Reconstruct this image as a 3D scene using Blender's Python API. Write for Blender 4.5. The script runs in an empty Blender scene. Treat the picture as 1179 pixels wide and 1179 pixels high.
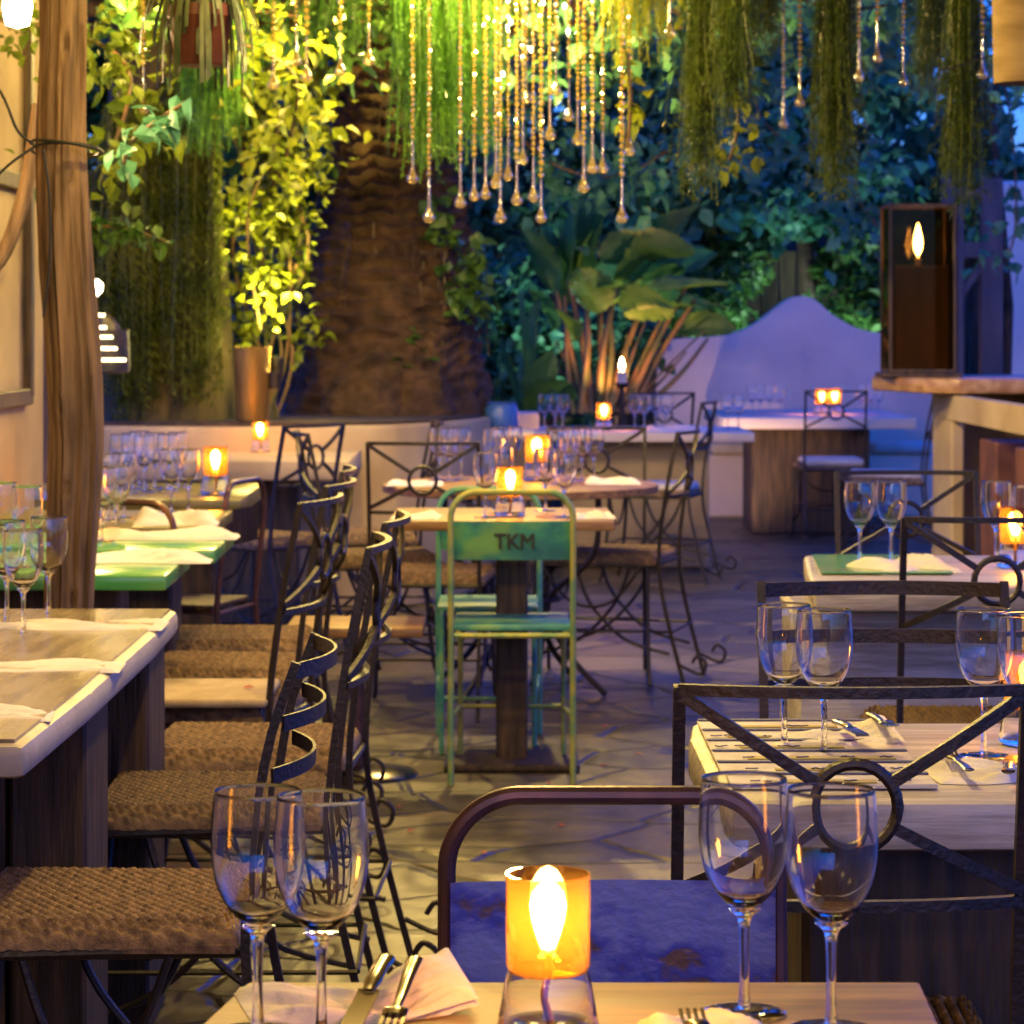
import bpy, bmesh, math, random
import numpy as np
from mathutils import Vector, Matrix, Euler
from mathutils import noise as NZ
R = math.radians
random.seed(7); rng = np.random.default_rng(7)
S = bpy.context.scene; COL = S.collection
F, H, YH, CX = 3200.0, 1.31, 378.0, 589.5          # focal length in photo pixels, eye height, horizon row, centre column

# ------------------------------------------------------------------ camera, sky, exposure
cam = bpy.data.objects.new('camera', bpy.data.cameras.new('camera')); COL.objects.link(cam)
cam.location = (0, 0, H); cam.rotation_euler = (R(90), 0, 0)
cam.data.sensor_width = 36; cam.data.lens = F/1179*36; cam.data.shift_y = -(589.5-YH)/1179
cam.data.clip_start = .05; cam.data.clip_end = 300
cam.data.dof.use_dof = True; cam.data.dof.focus_distance = 3.3; cam.data.dof.aperture_fstop = 16
S.camera = cam
W = bpy.data.worlds.new('World'); S.world = W; W.use_nodes = True
nt = W.node_tree; bg = nt.nodes['Background']
sky = nt.nodes.new('ShaderNodeTexSky'); sky.sky_type = 'NISHITA'; sky.sun_disc = False
sky.sun_elevation = R(1.5); sky.sun_rotation = R(200); sky.ozone_density = 7; sky.air_density = 1.0; sky.dust_density = .3
tint = nt.nodes.new('ShaderNodeMix'); tint.data_type = 'RGBA'; tint.blend_type = 'MULTIPLY'; tint.inputs[0].default_value = 1; tint.inputs[7].default_value = (.68,.68,1.22,1)
nt.links.new(sky.outputs[0], tint.inputs[6]); nt.links.new(tint.outputs[2], bg.inputs[0]); bg.inputs[1].default_value = .22
S.view_settings.view_transform = 'Standard'; S.view_settings.look = 'None'; S.view_settings.exposure = 3.3; S.view_settings.gamma = 1
S.render.engine = 'CYCLES'
S.cycles.use_denoising = True
S.cycles.max_bounces = 20; S.cycles.transparent_max_bounces = 32; S.cycles.diffuse_bounces = 3; S.cycles.glossy_bounces = 4
S.cycles.transmission_bounces = 18; S.cycles.caustics_reflective = False; S.cycles.caustics_refractive = False
S.cycles.sample_clamp_indirect = .8; S.cycles.sample_clamp_direct = 0
LK = .108; WARM = (1, .69, .19)      # LK: lamp strengths relative to the dusk exposure

# ------------------------------------------------------------------ helpers
def P(px, py, Y): return Vector(((px-CX)*Y/F, Y, H-(py-YH)*Y/F))
def PX(px, Y): return (px-CX)*Y/F
def smoothpts(pts, n=6):
    pts = [Vector(p) for p in pts]; out = []
    for i in range(len(pts)-1):
        p0 = pts[max(i-1, 0)]; p1 = pts[i]; p2 = pts[i+1]; p3 = pts[min(i+2, len(pts)-1)]
        for k in range(n):
            t = k/n
            out.append(.5*((2*p1)+(p2-p0)*t+(2*p0-5*p1+4*p2-p3)*t*t+(3*p1-p0-3*p2+p3)*t*t*t))
    out.append(pts[-1]); return out
class MB:
    def __init__(s): s.bm = bmesh.new()
    def box(s, c, size, rot=(0,0,0), bevel=.004, seg=1):
        b = bmesh.new(); bmesh.ops.create_cube(b, size=1)
        for v in b.verts: v.co = Vector((v.co.x*size[0], v.co.y*size[1], v.co.z*size[2]))
        if bevel: bmesh.ops.bevel(b, geom=b.edges[:], offset=min(bevel, min(size)*.45), segments=seg, affect='EDGES', profile=.5)
        b.transform(Matrix.Translation(c) @ Euler(rot).to_matrix().to_4x4()); return s._add(b)
    def _add(s, b):
        me = bpy.data.meshes.new('tmp'); b.to_mesh(me); b.free(); s.bm.from_mesh(me); bpy.data.meshes.remove(me); return s
    def tube(s, pts, r, n=8, closed=False, flat=None):
        pts = [Vector(p) for p in pts]; N = len(pts)
        rs = r if isinstance(r, (list, tuple)) else [r]*N
        rings = []; prev = None
        for i in range(N):
            a = pts[i-1] if (i > 0 or closed) else pts[i]; b = pts[(i+1) % N] if (i < N-1 or closed) else pts[i]
            t = (b-a).normalized()
            if prev is None:
                u = t.orthogonal().normalized() if flat is None else (Vector(flat)-t*Vector(flat).dot(t)).normalized()
            else:
                u = prev - t*prev.dot(t)
                u = u.normalized() if u.length > 1e-6 else t.orthogonal().normalized()
            prev = u; w = t.cross(u)
            ry = rs[i]*(s.flatk if flat is not None else 1)
            rings.append([s.bm.verts.new(pts[i]+u*(rs[i]*math.cos(2*math.pi*k/n))+w*(ry*math.sin(2*math.pi*k/n))) for k in range(n)])
        for i in range(N if closed else N-1):
            A, B = rings[i], rings[(i+1) % N]
            for k in range(n): s.bm.faces.new((A[k], A[(k+1) % n], B[(k+1) % n], B[k]))
        if not closed:
            s.bm.faces.new(rings[0][::-1]); s.bm.faces.new(rings[-1])
        return s
    flatk = .4
    def bar(s, pts, w, t, nrm):                      # rectangular bar swept along pts; w along nrm, t across
        pts = [Vector(p) for p in pts]; rings = []
        for i, p in enumerate(pts):
            d = (pts[min(i+1, len(pts)-1)]-pts[max(i-1, 0)]).normalized(); u = Vector(nrm); u = (u-d*u.dot(d)).normalized(); v = d.cross(u)
            rings.append([s.bm.verts.new(p+u*(a*w/2)+v*(b*t/2)) for a, b in ((-1,-1),(1,-1),(1,1),(-1,1))])
        for A, B in zip(rings, rings[1:]):
            for k in range(4): s.bm.faces.new((A[k], A[(k+1) % 4], B[(k+1) % 4], B[k]))
        s.bm.faces.new(rings[0][::-1]); s.bm.faces.new(rings[-1]); return s
    def lathe(s, prof, n=24, c=(0,0,0), close=False, squash=None):
        rings = []
        for r, z in prof:
            if r < 1e-5: rings.append([s.bm.verts.new((c[0], c[1], c[2]+z))]*n)
            else: rings.append([s.bm.verts.new((c[0]+r*math.cos(2*math.pi*k/n), c[1]+r*math.sin(2*math.pi*k/n), c[2]+z)) for k in range(n)])
        prs = list(zip(rings, rings[1:]))
        if close: prs.append((rings[-1], rings[0]))
        for A, B in prs:
            for k in range(n):
                q = []
                for v in (A[k], A[(k+1) % n], B[(k+1) % n], B[k]):
                    if v not in q: q.append(v)
                if len(q) >= 3:
                    try: s.bm.faces.new(q)
                    except ValueError: pass
        return s
    def prism(s, poly, z0, z1, bevel=0, seg=2):
        b = bmesh.new()
        lo = [b.verts.new((x, y, z0)) for x, y in poly]; hi = [b.verts.new((x, y, z1)) for x, y in poly]
        b.faces.new(lo[::-1]); b.faces.new(hi); n = len(poly)
        for k in range(n): b.faces.new((lo[k], lo[(k+1) % n], hi[(k+1) % n], hi[k]))
        bmesh.ops.recalc_face_normals(b, faces=b.faces[:])
        if bevel: bmesh.ops.bevel(b, geom=b.edges[:], offset=bevel, segments=seg, affect='EDGES', profile=.5)
        return s._add(b)
    def grid(s, fn, nu, nv):
        V = [[s.bm.verts.new(fn(i/nu, j/nv)) for j in range(nv+1)] for i in range(nu+1)]
        for i in range(nu):
            for j in range(nv): s.bm.faces.new((V[i][j], V[i+1][j], V[i+1][j+1], V[i][j+1]))
        return s
    def build(s, name, m, parent=None, smooth=35, recalc=True):
        if recalc: bmesh.ops.recalc_face_normals(s.bm, faces=s.bm.faces[:])
        me = bpy.data.meshes.new(name); s.bm.to_mesh(me); s.bm.free()
        return link(name, me, m, parent, smooth)
def link(name, me, m, parent=None, smooth=35):
    if smooth:
        me.polygons.foreach_set('use_smooth', [True]*len(me.polygons)); me.set_sharp_from_angle(angle=R(smooth))
    me.materials.append(m); o = bpy.data.objects.new(name, me); COL.objects.link(o); o.parent = parent; return o
def pyd(name, V, Fc, m, parent=None, smooth=0):
    me = bpy.data.meshes.new(name); me.from_pydata(V, [], Fc); me.update(); return link(name, me, m, parent, smooth)
def tag(o, label, cat, group=None, kind=None):
    o['label'] = label; o['category'] = cat
    if group: o['group'] = group
    o['kind'] = kind or 'thing'
    return o
def thing(name, label, cat, loc=(0,0,0), rz=0, group=None):
    o = bpy.data.objects.new(name, None); COL.objects.link(o); o.location = loc; o.rotation_euler = (0,0,rz)
    o.empty_display_size = .05; return tag(o, label, cat, group)
def struct(o): o['kind'] = 'structure'; return o
def dup(root, label, loc, rz=0, group=None, scale=None):
    r = root.copy(); COL.objects.link(r); r.location = loc; r.rotation_euler = (0,0,rz); r['label'] = label
    if group: r['group'] = group
    if scale: r.scale = scale
    for ch in root.children:
        c = ch.copy(); COL.objects.link(c); c.parent = r
        for g in ch.children:
            d = g.copy(); COL.objects.link(d); d.parent = c
    return r

# ------------------------------------------------------------------ materials
def nodes(name):
    m = bpy.data.materials.new(name); m.use_nodes = True; t = m.node_tree; b = t.nodes['Principled BSDF']; return m, t, b
def M(name, c1, c2=None, scale=8, rough=.6, metal=0, bump=0, bscale=40, stretch=(1,1,1), lo=.4, hi=.6, detail=6, rvar=0, c3=None):
    m, t, b = nodes(name); b.inputs['Roughness'].default_value = rough; b.inputs['Metallic'].default_value = metal
    b.inputs['Base Color'].default_value = (*c1, 1)
    tc = t.nodes.new('ShaderNodeTexCoord'); mp = t.nodes.new('ShaderNodeMapping'); mp.inputs['Scale'].default_value = stretch
    t.links.new(tc.outputs['Object'], mp.inputs[0])
    if c2:
        n = t.nodes.new('ShaderNodeTexNoise'); n.inputs['Scale'].default_value = scale; n.inputs['Detail'].default_value = detail
        t.links.new(mp.outputs[0], n.inputs['Vector']); r = t.nodes.new('ShaderNodeValToRGB')
        r.color_ramp.elements[0].position = lo; r.color_ramp.elements[1].position = hi
        r.color_ramp.elements[0].color = (*c1, 1); r.color_ramp.elements[1].color = (*c2, 1)
        if c3: e = r.color_ramp.elements.new(min(hi+.12, .98)); e.color = (*c3, 1)
        t.links.new(n.outputs['Fac'], r.inputs[0]); t.links.new(r.outputs[0], b.inputs['Base Color'])
        if rvar:
            mr = t.nodes.new('ShaderNodeMapRange'); mr.inputs[3].default_value = max(.05, rough-rvar); mr.inputs[4].default_value = rough+rvar
            t.links.new(n.outputs['Fac'], mr.inputs[0]); t.links.new(mr.outputs[0], b.inputs['Roughness'])
    if bump:
        n2 = t.nodes.new('ShaderNodeTexNoise'); n2.inputs['Scale'].default_value = bscale; n2.inputs['Detail'].default_value = 5
        t.links.new(mp.outputs[0], n2.inputs['Vector']); bp = t.nodes.new('ShaderNodeBump'); bp.inputs['Strength'].default_value = bump
        bp.inputs['Distance'].default_value = .01
        t.links.new(n2.outputs['Fac'], bp.inputs['Height']); t.links.new(bp.outputs[0], b.inputs['Normal'])
    return m
def leafmat(name, c1, c2, trans=.35, scale=5, rough=.45):
    m = M(name, c1, c2, scale=scale, rough=rough, lo=.35, hi=.65)
    t = m.node_tree; b = t.nodes['Principled BSDF']; o = t.nodes['Material Output']
    tr = t.nodes.new('ShaderNodeBsdfTranslucent'); mx = t.nodes.new('ShaderNodeMixShader'); mx.inputs[0].default_value = trans
    src = b.inputs['Base Color'].links[0].from_socket; t.links.new(src, tr.inputs[0])
    t.links.new(b.outputs[0], mx.inputs[1]); t.links.new(tr.outputs[0], mx.inputs[2]); t.links.new(mx.outputs[0], o.inputs[0]); return m
def thinglass(name, tint=(1,1,1), base=.04, edge=.85, power=3.0, rough=.015, transl=0, tcol=(1,.7,.3)):
    m = bpy.data.materials.new(name); m.use_nodes = True; t = m.node_tree; t.nodes.clear()
    o = t.nodes.new('ShaderNodeOutputMaterial'); tr = t.nodes.new('ShaderNodeBsdfTransparent'); tr.inputs[0].default_value = (*tint, 1)
    g = t.nodes.new('ShaderNodeBsdfGlossy'); g.inputs['Roughness'].default_value = rough
    lw = t.nodes.new('ShaderNodeLayerWeight'); pw = t.nodes.new('ShaderNodeMath'); pw.operation = 'POWER'; pw.inputs[1].default_value = power
    lw.inputs[0].default_value = .5
    t.links.new(lw.outputs['Facing'], pw.inputs[0]); mr = t.nodes.new('ShaderNodeMapRange'); mr.inputs[3].default_value = base; mr.inputs[4].default_value = edge
    t.links.new(pw.outputs[0], mr.inputs[0]); mx = t.nodes.new('ShaderNodeMixShader')
    t.links.new(mr.outputs[0], mx.inputs[0]); last = tr
    if transl:
        tl = t.nodes.new('ShaderNodeBsdfTranslucent'); tl.inputs[0].default_value = (*tcol, 1)
        m2 = t.nodes.new('ShaderNodeMixShader'); m2.inputs[0].default_value = transl
        t.links.new(tr.outputs[0], m2.inputs[1]); t.links.new(tl.outputs[0], m2.inputs[2]); last = m2
    t.links.new(last.outputs[0], mx.inputs[1]); t.links.new(g.outputs[0], mx.inputs[2]); t.links.new(mx.outputs[0], o.inputs[0]); return m
def solidglass(name, tint=(1,1,1), ior=1.45, rough=0):
    m = bpy.data.materials.new(name); m.use_nodes = True; t = m.node_tree; t.nodes.clear(); o = t.nodes.new('ShaderNodeOutputMaterial')
    g = t.nodes.new('ShaderNodeBsdfGlass'); g.inputs['Color'].default_value = (*tint, 1); g.inputs['IOR'].default_value = ior; g.inputs['Roughness'].default_value = rough
    t.links.new(g.outputs[0], o.inputs[0]); return m
def emit(name, c, st):
    m = bpy.data.materials.new(name); m.use_nodes = True; t = m.node_tree; t.nodes.clear(); o = t.nodes.new('ShaderNodeOutputMaterial')
    e = t.nodes.new('ShaderNodeEmission'); e.inputs[0].default_value = (*c, 1); e.inputs[1].default_value = st*LK; t.links.new(e.outputs[0], o.inputs[0]); return m

IRON = M('wrought_iron', (.008,.005,.004), (.022,.012,.008), scale=30, rough=.45, metal=0, bump=.25, bscale=120)
FLOORM, t_, b_ = nodes('flagstone')
def floor_nodes(t, b):
    tc = t.nodes.new('ShaderNodeTexCoord'); mp = t.nodes.new('ShaderNodeMapping'); mp.inputs['Scale'].default_value = (1.9, 2.7, 1); mp.inputs['Rotation'].default_value = (0,0,.35)
    nz = t.nodes.new('ShaderNodeTexNoise'); nz.inputs['Scale'].default_value = 1.6; nz.inputs['Detail'].default_value = 4
    mv = t.nodes.new('ShaderNodeVectorMath'); mv.operation = 'SCALE'; mv.inputs['Scale'].default_value = .35
    ad = t.nodes.new('ShaderNodeVectorMath'); ad.operation = 'ADD'
    t.links.new(tc.outputs['Object'], mp.inputs[0]); t.links.new(tc.outputs['Object'], nz.inputs['Vector'])
    t.links.new(nz.outputs['Color'], mv.inputs[0]); t.links.new(mp.outputs[0], ad.inputs[0]); t.links.new(mv.outputs[0], ad.inputs[1])
    ve = t.nodes.new('ShaderNodeTexVoronoi'); ve.feature = 'DISTANCE_TO_EDGE'; vc = t.nodes.new('ShaderNodeTexVoronoi')
    for v in (ve, vc): t.links.new(ad.outputs[0], v.inputs['Vector']); v.inputs['Scale'].default_value = 1.0
    n2 = t.nodes.new('ShaderNodeTexNoise'); n2.inputs['Scale'].default_value = 9; n2.inputs['Detail'].default_value = 8; t.links.new(tc.outputs['Object'], n2.inputs['Vector'])
    sep = t.nodes.new('ShaderNodeSeparateColor'); t.links.new(vc.outputs['Color'], sep.inputs[0])
    av = t.nodes.new('ShaderNodeMath'); av.operation = 'MULTIPLY_ADD'; av.inputs[1].default_value = .45; t.links.new(sep.outputs[0], av.inputs[0])
    h = t.nodes.new('ShaderNodeMath'); h.operation = 'MULTIPLY'; h.inputs[1].default_value = .6; t.links.new(n2.outputs['Fac'], h.inputs[0]); t.links.new(h.outputs[0], av.inputs[2])
    rp = t.nodes.new('ShaderNodeValToRGB'); el = rp.color_ramp.elements
    el[0].position = .15; el[0].color = (.020,.017,.011,1); el[1].position = .85; el[1].color = (.19,.15,.085,1); e = el.new(.5); e.color = (.075,.06,.034,1)
    t.links.new(av.outputs[0], rp.inputs[0])
    js = t.nodes.new('ShaderNodeMapRange'); js.inputs[1].default_value = .008; js.inputs[2].default_value = .035; t.links.new(ve.outputs['Distance'], js.inputs[0])
    mx = t.nodes.new('ShaderNodeMix'); mx.data_type = 'RGBA'; mx.inputs[6].default_value = (.030,.024,.016,1)
    t.links.new(js.outputs[0], mx.inputs[0]); t.links.new(rp.outputs[0], mx.inputs[7]); t.links.new(mx.outputs[2], b.inputs['Base Color'])
    rr = t.nodes.new('ShaderNodeMapRange'); rr.inputs[3].default_value = .24; rr.inputs[4].default_value = .62; t.links.new(n2.outputs['Fac'], rr.inputs[0]); t.links.new(rr.outputs[0], b.inputs['Roughness'])
    s2 = t.nodes.new('ShaderNodeMath'); s2.operation = 'MULTIPLY_ADD'; s2.inputs[1].default_value = .5; t.links.new(n2.outputs['Fac'], s2.inputs[0]); t.links.new(js.outputs[0], s2.inputs[2])
    bp = t.nodes.new('ShaderNodeBump'); bp.inputs['Strength'].default_value = .9; bp.inputs['Distance'].default_value = .018
    t.links.new(s2.outputs[0], bp.inputs['Height']); t.links.new(bp.outputs[0], b.inputs['Normal'])
floor_nodes(t_, b_)
WOVEN = M('seagrass', (.06,.032,.013), (.30,.18,.08), scale=55, rough=.65, lo=.3, hi=.72, bump=.3, bscale=300)
_t = WOVEN.node_tree; _b = _t.nodes['Principled BSDF']; _src = _b.inputs['Base Color'].links[0].from_socket
_oi = _t.nodes.new('ShaderNodeObjectInfo'); _hs = _t.nodes.new('ShaderNodeHueSaturation'); _mr = _t.nodes.new('ShaderNodeMapRange'); _mr.inputs[3].default_value = .6; _mr.inputs[4].default_value = 1.2
_t.links.new(_oi.outputs['Random'], _mr.inputs[0]); _t.links.new(_mr.outputs[0], _hs.inputs['Value']); _t.links.new(_src, _hs.inputs['Color']); _t.links.new(_hs.outputs[0], _b.inputs['Base Color'])
CUSHION = M('pale_cushion', (.62,.52,.42), (.72,.64,.55), scale=6, rough=.9, bump=.2, bscale=200)
OLDWOOD = M('weathered_post', (.055,.032,.018), (.23,.14,.072), scale=11, stretch=(3,3,.3), rough=.8, bump=1, bscale=16, lo=.32, hi=.66, detail=10)
DARKWOOD = M('dark_wood', (.022,.012,.005), (.075,.042,.018), scale=10, stretch=(4,4,.4), rough=.6, bump=.4, bscale=30)
TABLEWOOD = M('table_wood', (.17,.085,.028), (.33,.175,.06), scale=7, stretch=(.6,7,7), rough=.5, bump=.15, bscale=20, rvar=.1)
SLAB = M('white_slab', (.52,.46,.38), (.27,.20,.13), scale=5, stretch=(1,1,1), rough=.45, bump=.3, bscale=25, lo=.45, hi=.75, rvar=.15)
SLABTOP = M('varnished_top', (.40,.32,.19), (.17,.12,.06), scale=5, stretch=(5,.7,5), rough=.2, detail=10, bump=.15, bscale=20, lo=.42, hi=.7)
OLIVETOP = M('olive_tabletop', (.10,.10,.025), (.20,.15,.04), scale=4, rough=.3, bump=.1, bscale=15)
GREENTOP = M('green_tabletop', (.06,.30,.08), (.14,.36,.10), scale=4, rough=.2, bump=.1, bscale=15, c3=(.35,.25,.1))
PALEWOOD = M('pale_bleached_wood', (.52,.48,.46), (.30,.26,.23), scale=6, stretch=(.7,7,7), rough=.33, bump=.25, bscale=20)
PLASTER = M('plaster', (.86,.70,.57), (.74,.59,.47), scale=1.6, rough=.85, bump=.45, bscale=14, lo=.3, hi=.62, detail=10, c3=(.52,.46,.42))
CREAM = M('cream_plaster', (.50,.38,.22), (.33,.23,.12), scale=2.2, detail=9, lo=.38, hi=.68, rough=.85, bump=.3, bscale=10)
NAPKIN = M('napkin_cotton', (.80,.76,.74), (.72,.68,.68), scale=8, rough=.85, bump=.25, bscale=90)
STEEL = M('cutlery_steel', (.20,.18,.15), rough=.2, metal=1)
BLUEPAINT = M('chipped_blue_paint', (.15,.11,.15), (.07,.10,.60), scale=15, stretch=(1,1,1.4), rough=.36, lo=.37, hi=.43, c3=(.18,.24,.72), bump=.35, bscale=60, detail=12, rvar=.12)
PLUMTUBE = M('plum_tube', (.06,.03,.035), (.11,.05,.045), scale=16, rough=.35, metal=.4, bump=.1)
TEALPAINT = M('chipped_teal_paint', (.05,.24,.24), (.08,.34,.24), scale=11, rough=.42, lo=.38, hi=.48, c3=(.20,.42,.17), bump=.15, detail=9)
LIMETUBE = M('worn_lime_tube', (.42,.40,.09), (.16,.30,.13), scale=12, rough=.45, metal=.2, lo=.4, hi=.6)
BLACKINK = M('black_stencil', (.012,.014,.014), rough=.6)
GLASS = thinglass('wine_glass_bowl', base=.05, edge=.9, power=2.6)
GLASSSOLID = solidglass('wine_glass_stem')
AMBER = thinglass('amber_shade', tint=(1,.70,.31), base=.05, edge=.55, power=3, transl=.05, tcol=(1,.46,.10))
FLAME = emit('flame', (1,.68,.28), 150)
WICK = M('wick', (.75,.45,.12), rough=.6)
OIL = thinglass('lamp_oil_glass', tint=(.97,.93,.85), base=.06, edge=.8, power=2.2)
BEADM = thinglass('crystal_bead', tint=(1,.86,.34), base=.30, edge=.9, power=1.5, rough=.08, transl=.5, tcol=(1,.82,.2))
DROPM = thinglass('crystal_drop', tint=(1,.86,.55), base=.25, edge=.95, power=1.6, rough=.06, transl=.15, tcol=(1,.85,.5))
BULBM = emit('added_warm_bulb', (1,.66,.26), 40)
TERRA = M('terracotta', (.13,.035,.018), (.08,.02,.012), scale=6, rough=.55, bump=.2)
BRASS = M('aged_brass', (.40,.24,.06), (.26,.15,.04), scale=8, stretch=(2,2,.5), rough=.4, metal=.6, bump=.2)
BARK = M('palm_bark', (.02,.010,.005), (.10,.05,.023), scale=9, rough=.9, bump=1, bscale=45, detail=10, lo=.3, hi=.7)
MOSSBARK = M('mossy_bark', (.035,.03,.010), (.09,.065,.022), scale=5, stretch=(2,2,.5), rough=.95, bump=1, bscale=20)
SOIL = M('soil', (.03,.02,.013), (.07,.045,.028), scale=12, rough=.95, bump=1, bscale=20)
STONEW = M('dark_stone', (.07,.05,.035), (.15,.10,.065), scale=4, rough=.9, bump=.8, bscale=8)
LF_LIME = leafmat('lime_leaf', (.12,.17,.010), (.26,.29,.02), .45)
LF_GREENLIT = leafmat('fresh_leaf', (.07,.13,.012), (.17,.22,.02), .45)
LF_GREEN = leafmat('green_leaf', (.03,.09,.02), (.09,.19,.03), .35)
LF_DEEP = leafmat('deep_leaf', (.035,.13,.06), (.09,.24,.11), .4)
LF_TEAL = leafmat('teal_leaf', (.045,.19,.11), (.11,.31,.17), .4)
LF_BIG = leafmat('broad_leaf', (.045,.14,.025), (.12,.25,.035), .4, scale=7)
LF_MOSS = leafmat('hanging_moss', (.035,.065,.012), (.09,.13,.02), .45)
LF_FROND = leafmat('trunk_frond', (.06,.085,.012), (.15,.17,.022), .45)
LF_FERN = leafmat('hanging_fern', (.05,.17,.02), (.13,.30,.03), .45)
STALK = M('plant_stalk', (.16,.08,.03), (.05,.06,.018), scale=9, stretch=(2,2,.5), rough=.6)
VARIEG = leafmat('spider_leaf', (.03,.06,.02), (.13,.15,.07), .3, scale=14)

# ------------------------------------------------------------------ setting: ground, walls
g = MB(); g.grid(lambda u, v: (-40+80*u, -6+66*v, 0), 8, 8); struct(g.build('ground', FLOORM, smooth=0))

# ------------------------------------------------------------------ foliage helpers
def leaves(name, C, size, m, parent=None, aspect=.55, droop=.3, jit=.35, N=None):
    """one mesh of small folded leaves at the points C (n,3)"""
    n = len(C); th = rng.uniform(0, 2*np.pi, n); el = rng.normal(-droop, .55, n)
    d = np.stack([np.cos(th)*np.cos(el), np.sin(th)*np.cos(el), np.sin(el)], 1)
    up = rng.normal(0, .5, (n,3)) + np.array([0,0,1.0]); s = np.cross(d, up); s /= np.linalg.norm(s, axis=1, keepdims=True)+1e-9
    nn = np.cross(s, d); L = (size*rng.uniform(1-jit, 1+jit, n))[:, None]; w = L*aspect*.5
    B = C; T = C+d*L - nn*L*.12; Lf = C+d*L*.38-s*w+nn*L*.10; Rt = C+d*L*.38+s*w+nn*L*.10
    L2 = C+d*L*.72-s*w*.62+nn*L*.04; R2 = C+d*L*.72+s*w*.62+nn*L*.04; mid = C+d*L*.5
    V = np.stack([B, Rt, R2, T, L2, Lf, mid], 1).reshape(-1, 3)
    k = np.arange(n)*7; Fc = np.concatenate([np.stack([k, k+1, k+2, k+6], 1), np.stack([k+6, k+2, k+3, k+4], 1), np.stack([k+6, k+4, k+5, k], 1)])
    return pyd(name, V.tolist(), Fc.tolist(), m, parent, smooth=0)
def blob(c, r, n, k=7):
    """points clumped in an uneven ellipsoid"""
    c = np.array(c); r = np.array(r); cl = rng.normal(0, .5, (k,3)); cl *= np.minimum(1, 1/np.maximum(np.linalg.norm(cl, axis=1, keepdims=True), 1e-6))
    i = rng.integers(0, k, n); p = cl[i]+rng.normal(0, .23, (n,3)); return c+p*r
def hang(name, x, y, ztop, zlo, rx, ry, n, m, parent=None, w=.004, leaflet=.0):
    """many thin hanging fronds in one mesh"""
    V = []; Fc = []
    for i in range(n):
        a = rng.uniform(0, 2*np.pi); q = math.sqrt(rng.uniform(0, 1)); px_, py_ = x+rx*q*math.cos(a), y+ry*q*math.sin(a)
        zb = zlo+(ztop-zlo)*abs(rng.normal(0, .22))+.35*(ztop-zlo)*q*q*rng.uniform(0, 1); ns = 9; dx, dy = rng.normal(0, .012, 2); ph = rng.uniform(0, 6); aa = rng.uniform(0, 3.14)
        ux, uy = math.cos(aa)*w*.5, math.sin(aa)*w*.5; base = len(V)
        for k in range(ns+1):
            t = k/ns; z = ztop+(zb-ztop)*t; xx = px_+dx*t*3+.006*math.sin(ph+t*9); yy = py_+dy*t*3
            f = 1-.6*t; V += [(xx-ux*f, yy-uy*f, z), (xx+ux*f, yy+uy*f, z)]
            if k: b = base+2*k; Fc.append((b-2, b-1, b+1, b))
        if leaflet:
            nl = int((ztop-zb)/.022)
            for k in range(nl):
                t = rng.uniform(0, 1); z = ztop+(zb-ztop)*t; xx = px_+dx*t*3+.006*math.sin(ph+t*9); yy = py_+dy*t*3
                al = rng.uniform(0, 6.28); L = leaflet*rng.uniform(.6, 1.3); ca, sa = math.cos(al)*L, math.sin(al)*L; b = len(V)
                V += [(xx, yy, z), (xx+ca*.5-sa*.14, yy+sa*.5+ca*.14, z-L*.3), (xx+ca, yy+sa, z-L*.8), (xx+ca*.5+sa*.14, yy+sa*.5-ca*.14, z-L*.45)]; Fc.append((b, b+1, b+2, b+3))
    return pyd(name, V, Fc, m, parent)
def bigleaf(mb, base, tip, width, sag=.15, roll=0.0, nu=64, nv=8, fold=.25):
    base, tip = Vector(base), Vector(tip); d = (tip-base); L = d.length; dn = d.normalized()
    side = dn.cross(Vector((0,0,1)));  side = side.normalized() if side.length > .05 else Vector((1,0,0))
    side = Matrix.Rotation(roll, 3, dn) @ side; up = side.cross(dn)
    sd = random.random()*9
    def fn(u, v):
        wv = width*.5*(math.sin(math.pi*min(1, (u*.92+.06)))**.7)*(1+.05*math.sin(u*37+sd)-.16*max(0, math.sin(u*19+sd*3))**14); a = (v-.5)*2
        return base+d*u+Vector((0,0,-1))*sag*L*(u*u) + side*(a*wv) + up*(abs(a)*wv*fold + .02*L*math.sin(u*9+sd)*a + .006*math.sin(u*130+abs(a)*6)*abs(a)*(1-abs(a)*.3) - .012*math.exp(-(a*9)**2))
    mb.grid(fn, nu, nv); return mb

# ------------------------------------------------------------------ chairs
def seat_weave(w0, w1, d, n=250):
    """knotted sea-grass cushion: w0 rear width, w1 front width, d depth, real relief"""
    def prof(a): return (1-abs(a)**6)
    def fn(u, v):
        a, b = u*2-1, v*2-1; w = (w0+(w1-w0)*v)/2
        e = max(abs(a), abs(b)); edge = max(0, (e-.86)/.14)
        dome = .030*math.sqrt(max(0, 1-edge*edge))
        c = a*14; ci = math.floor(c); f = c-ci
        kn = abs(math.sin(math.pi*f))**.85*(.45+.55*abs(math.sin(math.pi*(v*23+(ci % 2)*.5+f*.35))))
        if edge > .15: kn = .55+.3*math.sin(edge*19+(u if abs(a) < abs(b) else v)*60)+.15*math.sin((u if abs(a) < abs(b) else v)*170+edge*9)
        return Vector((a*w, b*d/2, 0.448+dome+.0135*kn*(1-.75*edge**2)))
    mb = MB(); mb.grid(fn, n, n)
    mb.box((0,0,.449), ((w0+w1)/2*.97, d*.98, .012), bevel=0); return mb
CH = {}
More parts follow.
